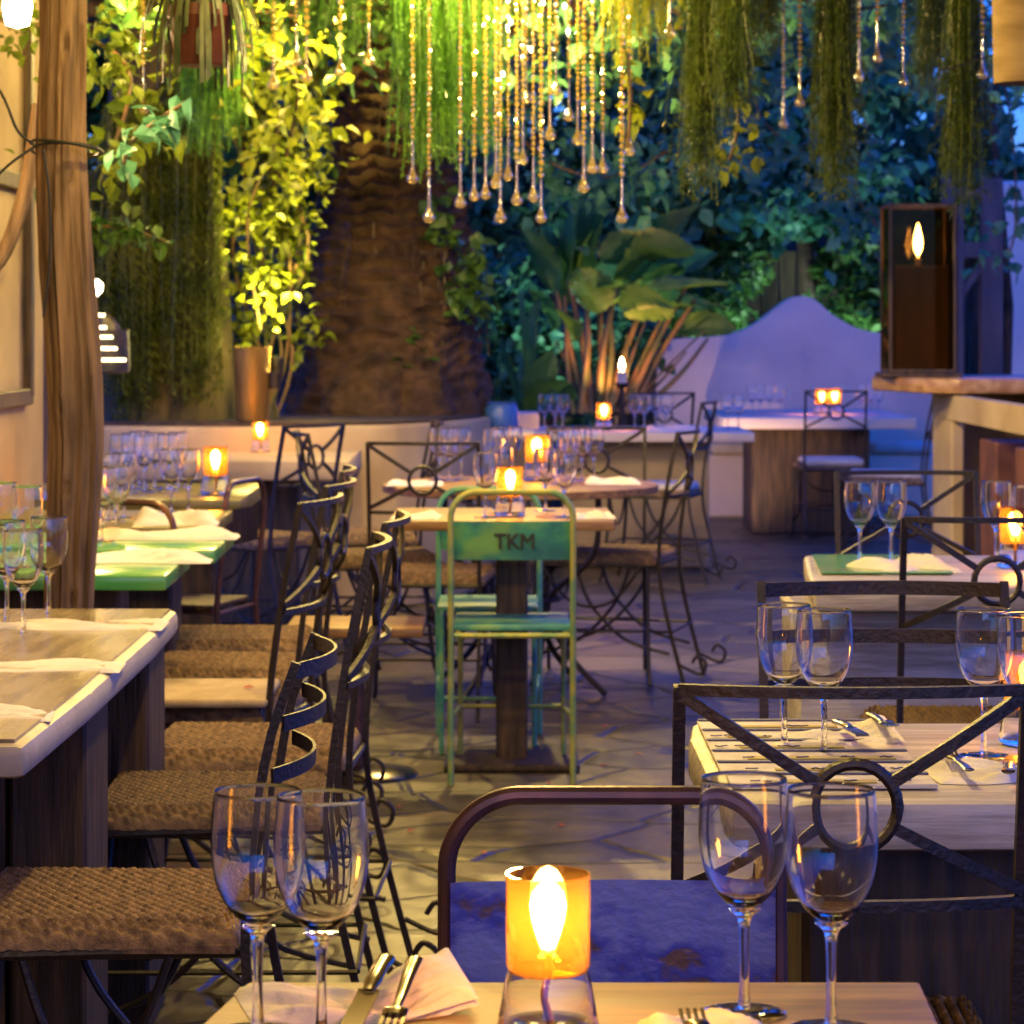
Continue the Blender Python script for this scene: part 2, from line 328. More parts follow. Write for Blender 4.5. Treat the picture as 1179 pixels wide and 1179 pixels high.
def make_iron(kind, label, pad=None):
    """wrought iron chair: rear at y=0, seat towards +y"""
    t = thing('iron_chair', label, 'chair'); w, d = .37, .41; top = {'x': .93, 'ladder': .845}[kind]; lean = .075
    if 'seatmesh' not in CH: CH['seatmesh'] = seat_weave(w+.02, w+.06, d)
    if isinstance(CH['seatmesh'], MB):
        so = CH['seatmesh'].build('seat', WOVEN, t, smooth=60); CH['seatmesh'] = so.data; so.location.y = d/2+.005
    else:
        so = bpy.data.objects.new('seat', CH['seatmesh']); COL.objects.link(so); so.parent = t; so.location.y = d/2+.005
    f = MB(); fw = w+.04
    f.tube([(-w/2,0,.443),(-fw/2,d,.443),(fw/2,d,.443),(w/2,0,.443)], .009, 6, closed=True); f.build('seat_frame', IRON, t)
    for s in (-1, 1):
        b = MB(); b.bar(smoothpts([(s*w/2,-.10,0),(s*w/2,-.035,.25),(s*w/2,-.004,.45),(s*w/2,-.03,.7),(s*w/2,-lean,top)], 4), .013, .013, (1,0,0))
        b.build('leg', IRON, t)
        b = MB(); b.tube(smoothpts([(s*fw/2,d,.443),(s*fw/2,d+.004,.3),(s*(fw/2+.005),d+.03,.06),(s*(fw/2+.012),d+.05,.006)], 4), .0085, 7)
        b.build('leg', IRON, t)
    b = MB()
    def bk(z): return -.004-(lean-.004)*max(0, (z-.45)/(top-.45))**1.25
    def bow(x, amt): return -amt*(1-(2*x/w)**2)
    if kind == 'x':
        z1, z0, cz = top-.004, top-.225, top-.128; zb = z0-.012; am = .03
        for z in (z1, zb):
            b.bar([(x, bk(z)+bow(x, am), z) for x in np.linspace(-w/2, w/2, 11)], .012, .012, (0,0,1))
        rr = .046
        b.tube([(rr*math.cos(a), bk(cz)+bow(0, am), cz+rr*math.sin(a)) for a in np.linspace(0, 2*np.pi, 24, endpoint=False)], .0068, 7, closed=True)
        for sx in (-1, 1):
            for ze, sg in ((z1-.004, 1), (z0, -1)):
                p0 = Vector((sx*w/2, bk(ze), ze)); a = math.atan2(ze-cz, sx*w/2); p1 = Vector((rr*math.cos(a), bk(cz)+bow(0, am), cz+rr*math.sin(a)))
                pm = (p0+p1)/2; pm.y -= am*.25
                b.bar(smoothpts([p0, pm, p1], 4), .013, .010, (0,0,1))
    else:
        for z in (top-.012, top-.085, top-.158):
            b.bar([(x, bk(z)+bow(x, .045), z) for x in np.linspace(-w/2, w/2, 17)], .022, .0045, (0,0,1))
    b.build('backrest', IRON, t)
    b = MB()
    for s in (-1, 1):     # curved braces at the sides, scrolls at the rear
        X = s*(w/2+.006)
        b.tube(smoothpts([(X, d*.75, .44), (X, d*.62, .30), (X, d*.30, .17), (X, -.045, .12)], 5), .0065, 6)
        b.tube(smoothpts([(X, .10, .44), (X, .16, .30), (X, d*.7, .17), (X+s*.004, d+.022, .11)], 5), .0065, 6)
        b.tube([(X, -.055, .20), (X, d+.012, .20)], .005, 6)
        b.tube(smoothpts([(X,-.085,.08),(X,-.16,.05),(X,-.18,.09),(X,-.15,.115),(X,-.13,.09)], 5), .006, 6)
    b.tube([(-w/2, d+.012, .20), (w/2, d+.012, .20)], .005, 6); b.tube([(-w/2, -.055, .20), (w/2, -.055, .20)], .005, 6)
    b.tube(smoothpts([(-w/2, d, .44), (-.09, d, .32), (0, d+.005, .29), (.09, d, .32), (w/2, d, .44)], 5), .006, 6)
    b.build('brace', IRON, t)
    if pad:
        c = MB(); c.box((0, d/2, .487), (w, d*.96, .05), bevel=.022, seg=3); c.build('cushion', pad, t)
    return t
def make_tube(label, w, top, pm, tm, sm, text=None):
    """bent steel-tube chair with a pressed sheet back: rear at y=0, seat towards +y"""
    t = thing('tube_chair', label, 'chair'); r = .0095; cr = .075; d = .38; h = w/2-r
    b = MB(); arc = [(-h+cr-cr*math.cos(a), -.03, top-cr-r+cr*math.sin(a)) for a in np.linspace(0, np.pi/2, 16)]
    pts = [(-h, -.03, .0), (-h, .0, .45), (-h, -.03, top-cr-.05)]+arc
    pts = pts+[(-x, y, z) for x, y, z in pts[::-1]]; b.tube(pts, r, 10); b.build('back_frame', tm, t)
    z1, z0 = top-.094, top-.205
    b = MB()
    def fn(u, v): a = (u-.5)*2; return Vector((a*(h-.004), -.012-.016*(1-a*a) , z0+(z1-z0)*v))
    b.grid(fn, 12, 2); bm2 = b.bm; ret = bmesh.ops.solidify(bm2, geom=bm2.faces[:], thickness=.0035)
    po = b.build('backrest', pm, t)
    if text:
        cu = bpy.data.curves.new('lettering', 'FONT'); cu.body = text; cu.size = .058; cu.extrude = .0012; cu.align_x = 'CENTER'; cu.bevel_depth = .0013
        to = bpy.data.objects.new('tmp', cu); COL.objects.link(to); dg = bpy.context.evaluated_depsgraph_get()
        me = bpy.data.meshes.new_from_object(to.evaluated_get(dg)); bpy.data.objects.remove(to)
        me.name = 'lettering'; me.materials.clear(); lo = link('lettering', me, BLACKINK, po, 0); lo.rotation_euler = (R(90),0,0); lo.location = (.008, -.0325, z0+.034); lo.scale = (1.0, 1.05, 1)
    b = MB(); b.box((0, d/2+.01, .445), (w-.03, d-.02, .018), bevel=.006, seg=2); b.build('seat', sm, t)
    for s in (-1, 1):
        b = MB(); b.tube(smoothpts([(s*(h-.02), .02, .43), (s*(h-.02), d-.03, .43), (s*(h-.02), d, .40), (s*(h-.02), d+.02, 0)], 4), .0085, 8); b.build('leg', tm, t)
    b = MB(); b.tube([(-h, .002, .425), (h, .002, .425)], .008, 8); b.tube([(-h+.02, d+.01, .17), (h-.02, d+.01, .17)], .007, 8)
    for s in (-1, 1): b.tube([(s*h, -.012, .19), (s*(h-.02), d+.01, .17)], .006, 8)
    b.build('rung', tm, t); return t

GL_R = 'iron chairs around the tables'
cx0 = make_iron('x', 'large iron chair with ring and cross back, nearest on the right, before the striped table')
cx0['group'] = GL_R; cx0.location = (.363, 3.03, 0)
cl0 = make_iron('ladder', 'nearest iron chair of the left row, three bowed back slats and brown woven seat'); cl0['group'] = GL_R
cl0.location = (-.375, 4.05, 0); cl0.rotation_euler.z = R(90)
cp0 = make_iron('x', 'small iron chair with white cushion facing the far white table', CUSHION); cp0['group'] = GL_R
cp0.location = (PX(961, 17), 17.0, 0)
def chair(proto, label, x, y, deg, sc=None): return dup(proto, label, (x, y, 0), R(deg), GL_R, sc)
chair(cx0, 'iron chair with cross back before the right table with the green corner', PX(1140, 5.66), 5.66, 0)
chair(cl0, 'plain bar-backed iron chair facing the camera behind the striped table', PX(1023, 4.46), 4.46, 180, (1.07,1,1.06))
chair(cx0, 'iron chair with yellow seat behind the green-cornered right table, below the bar', PX(1048, 7.3), 7.3, 180)
chair(cx0, 'iron chair second in the left row, near end of the white slab table', -.325, 4.98, 91)
chair(cx0, 'iron chair third in the left row, far corner of the white slab table', -.315, 5.60, 88)
cD = chair(cx0, 'iron chair with a pale cushion on its woven seat, fourth in the left row', -.50, 6.22, 80)
chair(cx0, 'iron chair fifth in the left row beside the nearest green table', -.50, 6.86, 84)
chair(cx0, 'iron chair last in the left row, near the green table with two napkins', -.53, 7.52, 92)
chair(cx0, 'iron chair with cross back to the camera, left front of the round table', PX(489, 9.35), 9.35, -3)
chair(cx0, 'iron chair facing the camera behind the right side of the round table', PX(686, 10.6), 10.6, 176)
chair(cx0, 'iron chair pushed in on the left side of the round table', PX(372, 10.2), 10.2, -80)
chair(cx0, 'iron chair at the right side of the round table, curved legs against blue paving', PX(770, 10.3), 10.35, 75)
chair(cx0, 'dark iron chair seen edge on behind the round table, before the planter', PX(480, 11.3), 11.3, 95)
chair(cx0, 'small iron chair beside the cream slab table with the candle', PX(345, 11.0), 11.0, 55)
chair(cp0, 'iron chair turned sideways, pale seat, before the long blue-white table', PX(800, 14.4), 14.4, 75)
chair(cp0, 'iron chair facing the far plaster bench wall, half behind the sideways chair', PX(760, 16.5), 16.5, 15)
chair(cp0, 'iron chair beside the bar end with blue-lit back, at the far white table', PX(1062, 15.6), 15.6, 85)
pad = MB(); pad.box((0,0,.012), (.36,.37,.02), bevel=.009, seg=3)
po = tag(pad.build('cushion', M('straw_cloth', (.42,.32,.19), (.34,.25,.14), scale=20, rough=.9, bump=.3)), 'thin pale cushion on the fourth woven seat of the left row', 'cushion'); po.location = (-.71, 6.19, .486)

make_tube('old steel tube chair with chipped blue back panel, close behind the front table', .352, .85, BLUEPAINT, PLUMTUBE, BLUEPAINT).location = (PX(706, 2.77), 2.765, 0)
bpy.context.scene.objects['tube_chair'].rotation_euler.z = R(180)
t = make_tube('teal steel chair with TKM lettered on its back panel at the small square table', .37, .85, TEALPAINT, LIMETUBE, TEALPAINT, 'TKM'); t.location = (0, 8.0, 0)
t = make_tube('teal steel chair without lettering facing the camera behind the small square table', .345, .80, TEALPAINT, TEALPAINT, TEALPAINT); t.location = (PX(563, 8.95), 8.95, 0); t.rotation_euler.z = R(180)
t = make_tube('dark arched tube chair tucked between the green tables on the left', .36, .84, DARKWOOD, PLUMTUBE, DARKWOOD); t.location = (PX(272, 8.75), 8.75, 0); t.rotation_euler.z = R(75)
t = make_tube('dark arched tube chair by the post, behind the nearest green table', .36, .84, DARKWOOD, PLUMTUBE, DARKWOOD); t.location = (PX(130, 7.65), 7.65, 0); t.rotation_euler.z = R(160)
st = thing('pedestal_stool', 'stool with brown wooden seat on a steel column and round base', 'stool', (PX(411, 8.15), 8.15, 0))
MB().box((0,0,.435), (.40,.34,.03), bevel=.008, seg=2).build('seat', TABLEWOOD, st)
MB().lathe([(0,.42),(.09,.42),(.09,.41),(.022,.40),(.022,.03),(0,.03)], 18).build('column', PLUMTUBE, st)
MB().lathe([(0,.028),(.05,.026),(.17,.012),(.18,.004),(.18,0),(0,0)], 32).build('base', STEEL, st)

# ------------------------------------------------------------------ tables
ZT = .75
def table(name, label, poly, th, m, loc=(0,0,0), bev=.006, z=ZT, cat='table'):
    t = thing(name, label, cat, loc); x0 = sum(p[0] for p in poly)/len(poly); y0 = sum(p[1] for p in poly)/len(poly); t.location = (x0, y0, 0)
    MB().prism([(x-x0, y-y0) for x, y in poly], z-th, z, bev).build('tabletop', m, t, smooth=40); return t, x0, y0
def four_legs(t, hx, hy, z, m, s=.05):
    for a in (-1, 1):
        for b in (-1, 1): MB().box((a*hx, b*hy, z/2), (s, s, z), bevel=.005).build('leg', m, t)
# front table
t, x0, y0 = table('wooden_table', 'brown wooden table nearest the camera, cut by the lower edge of the photo', [(-.227,2.383),(.350,2.383),(.318,1.62),(-.352,1.62)], .035, TABLEWOOD, bev=.004)
four_legs(t, .24, .31, ZT-.036, TABLEWOOD, .05); MB().box((0,.345,.66), (.46,.02,.09)).build('apron', TABLEWOOD, t)
# right near table
xs, xe = .243, 1.15
t, x0, y0 = table('wooden_table', 'thick bleached wood table on the right with striped painted boards at one end', [(xs+.012,3.285),(xs,3.38),(xs-.002,3.8),(xs+.012,3.95),(xe,3.95),(xe,3.285)], .06, PALEWOOD, bev=.012)
MB().box((.12,0,.345), (.62,.34,.685), bevel=.01).build('pedestal', DARKWOOD, t)
STR = [M('board_white', (.66,.62,.56), (.5,.45,.4), scale=20, rough=.5), M('board_navy', (.04,.05,.12), (.1,.1,.18), scale=20, rough=.5), M('board_yellow', (.50,.38,.05), (.36,.30,.08), scale=25, rough=.5)]
yb = 3.36
for k in range(6):
    bd = MB(); bd.box((xs+.145-x0, yb+.045-y0, ZT+.0052), (.255,.082,.006), bevel=.0015); ob = bd.build('painted_board', STR[0], t)
    MB().box((xs+.145-x0, yb+.079-y0, ZT+.0095), (.253,.012,.0022), bevel=0).build('dark_stripe', STR[1], ob)
    MB().box((xs+.145-x0+random.uniform(-.03,.03), yb+.018-y0, ZT+.0092), (random.uniform(.12,.19),random.uniform(.014,.024),.0016), bevel=0).build('yellow_stripe', STR[2], ob)
    ch = MB()
    for q in range(9):
        if random.random() < .35: continue
        xx = xs+.03+q*.026+random.uniform(-.008,.008)-x0; yy = yb+.018-y0+random.uniform(-.003,.003); a = random.uniform(-.8,.8)
        ch.bar(smoothpts([(xx-.006,yy-.004*a,ZT+.0106),(xx-.001,yy+.006*a,ZT+.0106),(xx+.004,yy-.005*a,ZT+.0106),(xx+.009,yy+.003,ZT+.0106)],3), random.uniform(.0025,.0045), .0012, (0,1,0))
    ch.build('faded_mark', STR[1], ob); yb += .0935
# right second table
t, x0, y0 = table('wooden_table', 'bleached wood table with a green corner in the middle of the right side', [(.655,6.02),(.67,6.3),(.705,6.7),(.72,6.86),(1.6,6.86),(1.6,6.02)], .055, PALEWOOD, bev=.012)
MB().box((-.10,0,.34), (.5,.4,.675), bevel=.01).build('pedestal', PALEWOOD, t)
MB().prism([(.70-x0,6.30-y0),(.735-x0,6.80-y0),(1.02-x0,6.80-y0),(1.0-x0,6.30-y0)], ZT+.004, ZT+.007).build('painted_panel', GREENTOP, t)
# small square table in the middle
t, x0, y0 = table('square_table', 'small square brown table between the two teal chairs', [(PX(447,8.1),8.085),(PX(708,8.1),8.085),(PX(708,8.1),8.68),(PX(447,8.1),8.68)], .03, TABLEWOOD, bev=.006)
MB().box((.03,0,.36), (.095,.095,.715), bevel=.006).build('pedestal', DARKWOOD, t); MB().box((.03,0,.012), (.4,.4,.024), bevel=.008).build('base', DARKWOOD, t)
# round table
rt = thing('round_table', 'round table with dark rim set for dinner in the centre of the yard', 'table', (.03, 10.07, 0))
MB().lathe([(0,ZT),(.485,ZT),(.5,ZT-.006),(.5,ZT-.03),(.47,ZT-.035),(0,ZT-.035)], 64).build('tabletop', TABLEWOOD, rt)
for k in range(4):
    a = R(45+90*k+12); c, s = math.cos(a), math.sin(a)
    MB().tube(smoothpts([(.33*c,.33*s,.715),(.31*c,.31*s,.5),(.12*c,.12*s,.33),(.2*c,.2*s,.15),(.36*c,.36*s,.01)], 5), .011, 8).build('leg', IRON, rt)
b = MB(); b.tube([(.14*math.cos(a),.14*math.sin(a),.33) for a in np.linspace(0,6.283,20,endpoint=False)], .008, 6, closed=True); b.build('ring', IRON, rt)
# left row
t, x0, y0 = table('slab_table', 'long thick white-edged slab table in the left foreground with napkins laid across', [(-.655,3.74),(-.648,4.3),(-.652,5.1),(-.664,5.53),(-1.55,5.53),(-1.55,3.74)], .048, SLAB, bev=.014)
MB().prism([(-.672-x0,3.755-y0),(-.668-x0,4.3-y0),(-.676-x0,5.5-y0),(-1.54-x0,5.5-y0),(-1.54-x0,3.755-y0)], ZT+.001, ZT+.005).build('inlaid_top', SLABTOP, t)
for yy in (4.52, 5.28):
    b = MB()
    for k in range(6): b.box((-.735-k*.13-x0, yy-y0, .35), (.122,.24,.70), bevel=.006)
    b.build('pedestal', DARKWOOD, t)
def ltab(label, xr, ya, yb_, m, name='square_table', th=.035, z=ZT, w=.85):
    t, x0, y0 = table(name, label, [(xr,ya),(xr-.01,yb_),(xr-w,yb_),(xr-w,ya)], th, m, bev=.005)
    MB().box((.12,0,.36), (.35,.16,.72), bevel=.01).build('pedestal', DARKWOOD, t); return t
ltab('nearest green-topped table in the left row, just past the wooden post', -.785, 6.30, 6.87, GREENTOP)
ltab('second green-topped table in the left row with a white napkin along it', -.75, 7.02, 7.60, GREENTOP)
ltab('third table in the left row, olive topped with an orange-lit end', -.85, 7.84, 8.56, OLIVETOP)
ltab('farthest olive-topped table in the left row with a glowing candle at its end', -.885, 9.10, 10.05, OLIVETOP, th=.05)
t = ltab('cream slab table before the planter, one candle on it', PX(412,12.4), 11.7, 13.0, CREAM, 'slab_table', th=.08, w=1.1)
# far tables
t, x0, y0 = table('long_table', 'long table under a blue-lit white cloth behind the round table', [(.05,14.9),(1.30,14.9),(1.30,15.9),(.05,15.9)], .05, PLASTER)
MB().box((0,0,.35), (.8,.5,.695), bevel=.01).build('pedestal', CREAM, t)
t, x0, y0 = table('slab_table', 'far white slab table in front of the curved plaster bench wall', [(PX(832,17.5),17.4),(PX(1052,17.5),17.4),(PX(1052,17.5),19.2),(PX(832,17.5),19.2)], .07, PLASTER)
MB().box((-.03,-.3,.34), (.75,.7,.675), bevel=.01).build('pedestal', DARKWOOD, t)

# ------------------------------------------------------------------ napkins and cutlery
def napkin(label, loc, L, Wd, rz, hgt=.018, lift=0.0, seed=0, group='folded white napkins on the tables', z=ZT):
    rs = random.Random(seed); a, b, c = rs.uniform(0,6), rs.uniform(0,6), rs.uniform(5,9)
    def top(u, v):
        e = min(1, min(u, 1-u)*9, min(v, 1-v)*5); e = math.sqrt(max(0, e))
        wob = .012*math.sin(c*u+a)*1.0
        h = hgt*(.50+.28*math.sin(6*v+a+2*u)+.22*math.sin(11*u+b+3*v)+.14*math.sin(19*u+13*v+a)+.10*math.sin(37*u*v+21*v+b))*e + lift*max(0, (u-.55)/.45)**1.5*(.4+.6*v)
        return Vector(((u-.5)*L, (v-.5)*Wd*(1+.12*math.sin(3*u+b))+wob, .001+max(.0015*e, h)))
    mb = MB(); mb.grid(top, 44, 26)
    mb.grid(lambda u, v: Vector((top(u, v).x, top(u, v).y, .0008+(top(u,v).z-.006 if lift and u > .62 else 0)*(1 if top(u,v).z > .008 else 0))), 44, 26)
    o = tag(mb.build('napkin', NAPKIN, smooth=60), label, 'napkin', group); o.location = (*loc, z); o.rotation_euler.z = rz; return o
def cutlery():
    f = MB(); f.flatk = .32; f.tube(smoothpts([(0,0,.003),(0,.012,.003),(0,.05,.004),(0,.10,.003),(0,.13,.004),(0,.15,.003)], 4), [.003]*1+[.0068]*4+[.0066-.0003*i for i in range(8)]+[.0040]*4+[.0105]*4, 10, flat=(1,0,0))
    for k in range(4): f.bar([(-.0085+k*.0057,.149,.003),(-.0085+k*.0057,.175,.002),(-.0085+k*.0057,.195,.006)], .0032, .0018, (1,0,0))
    fk = f.build('fork', STEEL); k = MB(); k.flatk = .5; k.tube(smoothpts([(0,0,.004),(0,.01,.004),(0,.05,.005),(0,.095,.004)], 5), [.004]+[.0085]*6+[.0075]*6+[.006]*3, 12, flat=(1,0,0)); k.bar([(0,.09,.004),(0,.10,.003),(0,.18,.003),(.004,.205,.003)], .018, .0016, (1,0,0)); kn = k.build('knife', STEEL); fk.scale = (1,.68,1); kn.scale = (1,.62,1); return fk, kn
FK, KN = cutlery()
tag(FK, 'steel fork handle on the front left napkin', 'fork', 'cutlery on napkins'); tag(KN, 'steel knife handle on the front left napkin', 'knife', 'cutlery on napkins')
def lay(o, label, loc, rz, rx=0): o.location = loc; o.rotation_euler = (rx, 0, rz); o['label'] = label; return o
def cp(o, label, loc, rz, rx=0): c = o.copy(); COL.objects.link(c); return lay(c, label, loc, rz, rx)
napkin('white napkin under knife and fork at the left of the front table', (PX(412,2.30), 2.292), .185, .115, R(14), .016, .028, 3)
lay(KN, 'knife with its handle end up on the front left napkin', (PX(444,2.32), 2.325, ZT+.030), R(168), R(-15))
lay(FK, 'fork beside the knife on the front left napkin', (PX(478,2.32), 2.325, ZT+.031), R(172), R(-14))
napkin('white napkin peeking in at the bottom edge of the front table, right of the lamp', (PX(815,2.18), 2.205), .10, .10, R(5), .014, 0, 5)
cp(FK, 'fork tines on the napkin at the bottom edge', (PX(810,2.15), 2.06, ZT+.017), R(3))
napkin('white napkin behind the pair of glasses on the striped table', (PX(955,3.72), 3.72), .18, .11, R(8), .018, .03, 7)
cp(FK, 'fork handle on the napkin behind the striped table glasses', (PX(1003,3.78), 3.79, ZT+.032), R(185)); cp(KN, 'knife handle on the napkin behind the striped table glasses', (PX(965,3.75), 3.76, ZT+.024), R(190))
napkin('white napkin under fork and knife at the right end of the striped table', (PX(1145,3.48), 3.48), .17, .12, R(6), .018, 0, 9)
cp(FK, 'fork with tines towards the back on the right napkin of the striped table', (PX(1098,3.5), 3.38, ZT+.020), R(2)); cp(KN, 'knife lying beside the fork on the right napkin of the striped table', (PX(1138,3.5), 3.36, ZT+.021), R(-12))
napkin('crumpled white napkin on the green corner of the second right table', (PX(1040,6.4), 6.42), .2, .2, R(20), .03, 0, 11)
napkin('pale napkin laid along the near end of the white slab table', (-.86, 3.98), .40, .10, R(6), .014, 0, 13)
napkin('pale napkin laid across the middle of the white slab table', (-.86, 4.55), .44, .12, R(3), .014, 0, 14)
napkin('pale napkin near the far end of the white slab table', (-.86, 5.20), .42, .16, R(2), .016, 0, 15)
napkin('white napkin on the nearest green table of the left row', (-.92, 6.66), .40, .10, R(2), .03, 0, 17)
napkin('white napkin along the second green table of the left row', (-.93, 7.40), .40, .12, R(0), .03, 0, 18)
napkin('pale crumpled napkin on the third green table of the left row', (PX(203,7.95), 7.95), .24, .14, R(4), .04, 0, 19)
napkin('white napkin at the left corner of the small square table', (PX(478,8.15), 8.2), .14, .16, R(-4), .018, 0, 21)
napkin('white napkin at the right corner of the small square table', (PX(684,8.15), 8.22), .12, .14, R(4), .02, 0, 22)
napkin('folded napkin on the left of the round table', (PX(478,9.95), 9.95), .20, .22, R(0), .018, 0, 23)
napkin('folded napkin on the right of the round table', (PX(705,10.05), 10.05), .20, .22, R(0), .022, 0, 24)
napkin('white napkin on the blue-lit long table', (PX(780,15.2), 15.2), .35, .3, R(0), .03, 0, 25)

# ------------------------------------------------------------------ wine glasses
def make_glass(label):
    t = thing('wine_glass', label, 'wine glass')
    bz = .086
    b = MB(); prof = [(.004,bz+.001),(.014,bz+.004),(.025,bz+.016),(.033,bz+.032),(.0368,bz+.05),(.0375,bz+.065),(.0366,bz+.085),(.0348,bz+.106)]
    out = [(p.x, p.y) for p in smoothpts([(r, z, 0) for r, z in prof], 5)]
    inn = [(0,bz+.0052),(.008,bz+.0055),(.0150,bz+.0085)]+[(r-.0011, z+.0004) for r, z in out if z > bz+.011]
    b.lathe([(0,bz)]+out+[(.0344,bz+.1068)]+inn[::-1], 48)
    b.build('bowl', GLASSSOLID, t, smooth=80)
    st = [(0,.003),(.005,.005),(.0042,.02),(.0038,.045),(.0045,.07),(.007,.08),(.0135,bz-.0008),(.006,bz-.0004),(0,bz-.0004)]
    MB().lathe([(p.x if i else 0, p.y) for i, p in enumerate(smoothpts([(r, z, 0) for r, z in st], 3))], 20).build('stem', GLASSSOLID, t, smooth=80)
    MB().lathe([(0,0.0002),(.033,.0002),(.034,.0012),(.031,.0022),(.015,.0035),(.006,.0026),(0,.0026)], 36).build('foot', GLASSSOLID, t, smooth=80)
    return t
G0 = None
def glass(label, px, Y, sc=1.0, group='wine glasses', z=ZT):
    global G0
    loc = (PX(px, Y), Y, z+.001)
    if G0 is None: G0 = make_glass(label); G0.location = loc; G0['group'] = group; return G0
    return dup(G0, label, loc, random.uniform(0, 6), group, (sc, sc, sc))
glass('left wine glass of the front left pair', 297, 2.205); glass('right wine glass of the front left pair, its bowl overlapping its neighbour', 370, 2.180)
glass('left wine glass of the front right pair', 857, 2.268); glass('right wine glass of the front right pair', 957, 2.214)
gp = 'wine glasses on the right tables'
glass('left wine glass of the pair on the striped table', 903, 3.69, group=gp); glass('right wine glass of the pair on the striped table', 949, 3.62, group=gp)
glass('wine glass at the right of the striped table, behind the iron crossbar', 1133, 3.63, group=gp); glass('wine glass cut by the right edge on the striped table', 1182, 3.56, group=gp)
glass('left wine glass of the pair on the green corner of the second right table', 990, 6.66, group=gp); glass('right wine glass of the pair on the green corner of the second right table', 1026, 6.66, group=gp)
glass('wine glass left of the candle on the second right table', 1147, 6.66, group=gp); glass('wine glass at the photo edge beside the candle on the second right table', 1184, 6.45, group=gp)
gp = 'wine glasses on the left tables'
for lab, px, Y in (('wine glass at the left edge on the white slab table', 8, 5.3), ('wine glass in the middle of the white slab table, left of the post', 27, 5.06), ('slim wine glass in front of the wooden post on the white slab table', 56, 5.40),
                   ('tall bright wine glass on the nearest green table, left of the post', 31, 6.45), ('wine glass cut by the left edge on the nearest green table', 2, 6.6),
                   ('wine glass right beside the post on the second green table', 117, 7.3), ('second wine glass past the post on the second green table', 134, 7.4), ('front left wine glass on the third green table', 126, 8.1), ('front right wine glass on the third green table', 143, 8.2)):
    glass(lab, px, Y, group=gp)
for i, (px, Y) in enumerate(((139,9.6),(152,9.7),(166,9.5),(178,9.75),(193,9.6),(205,9.8),(160,9.9))):
    glass('wine glass in the cluster at the back of the farthest green table', px, Y, group='wine glasses clustered on the farthest green table')
glass('wine glass standing forward of the cluster on the third green table', 197, 8.42, group=gp); glass('wine glass nearest the candle on the third green table', 217, 8.42, group=gp)
gp = 'wine glasses on the centre tables'
glass('wine glass left of the candle on the small square table', 559, 8.2, group=gp); glass('wine glass right of the candle on the small square table', 650, 8.22, group=gp); glass('wine glass close right behind the candle on the small square table', 628, 8.5, group=gp)
glass('wine glass left of the candle behind on the small square table', 578, 8.6, group=gp)
for px, Y in ((517,10.2),(531,10.3),(506,10.25)): glass('wine glass in the left cluster on the round table', px, Y, group='left glasses on the round table')
for px, Y in ((575,10.3),(590,10.35),(568,10.1)): glass('wine glass left of the round table candle', px, Y, group='glasses left of the round table candle')
for px, Y in ((643,10.0),(657,10.1),(670,10.2),(684,10.25),(651,10.35)): glass('wine glass right of the round table candle', px, Y, group='glasses right of the round table candle')
for px in (627,639,648): glass('wine glass at the left end of the blue-lit long table', px, 15.3, group='left glasses on the long table')
for px in (731,742,756,767): glass('wine glass in the middle of the blue-lit long table', px, 15.3, group='middle glasses on the long table')
for px in (838,850): glass('wine glass at the right end of the blue-lit long table', px, 15.4, group='right glasses on the long table')
for px in (866,875,886,898): glass('wine glass at the left of the far white slab table', px, 18.0, group='left glasses on the far table')
for px in (992,1003,1012): glass('wine glass at the right of the far white slab table', px, 18.0, group='right glasses on the far table')

# ------------------------------------------------------------------ oil candle lamps
def make_lamp(label):
    t = thing('candle_lamp', label, 'candle lamp')
    MB().lathe([(.0,.001),(.038,.001),(.041,.006),(.0385,.02),(.034,.045),(.0318,.052),(.0300,.0515),(.032,.045),(.0365,.02),(.036,.008),(0,.006)], 40).build('base', GLASSSOLID, t, smooth=70)
    MB().lathe([(.0,.0505),(.03,.0505),(.0335,.056),(.0335,.128),(.0322,.128),(.0322,.057),(.029,.0525),(0,.0525)], 40).build('shade', AMBER, t, smooth=60)
    MB().tube(smoothpts([(.002,0,.008),(-.003,0,.03),(0,0,.05),(0,0,.066)], 4), .0032, 8).build('wick', WICK, t)
    MB().lathe([(0,.067),(.0055,.069),(.0095,.079),(.0130,.091),(.0146,.103),(.0126,.113),(.007,.1195),(0,.122)], 14).build('flame', FLAME, t, smooth=80)
    return t
L0 = make_lamp('amber glass candle lamp with a bright flame on the front wooden table'); L0.location = (PX(631,2.2), 2.2, ZT+.0005); L0['group'] = 'candle lamps'
def lamp(label, px, Y, sc=1, z=ZT):
    t = dup(L0, label, (PX(px,Y), Y, z+.001), random.random()*6, 'candle lamps', (sc, sc, sc))
    for c in t.children:
        if c.name.startswith('flame'): k = random.uniform(.75,1.1); c.scale = (k*random.uniform(.8,1), k, random.uniform(.9,1.0)); c.location = (random.uniform(-.003,.003), 0, .067*(1-c.scale.z)); c.rotation_euler = (0, 0, random.random())
    return t
lamp('candle lamp on the small square table just above the lettered chair', 587, 8.28, 1.15); lamp('candle lamp in the middle of the round table', 618, 10.2, 1.3)
lamp('candle lamp at the end of the farthest green table', 248, 9.35, 1.25); lamp('candle lamp on the cream slab table', 300, 12.5, 1.1)
lamp('candle lamp on the left part of the blue-lit long table', 695, 15.2, 1.2); lamp('left candle lamp of the two on the far white slab table', 946, 18.0, 1.3); lamp('right candle lamp of the two on the far white slab table', 961, 18.1, 1.3)
lamp('candle lamp at the right edge on the second right table', 1169, 6.5, 1.1); lamp('candle lamp at the right edge on the striped table, half out of the photo', 1183, 3.74, .95)
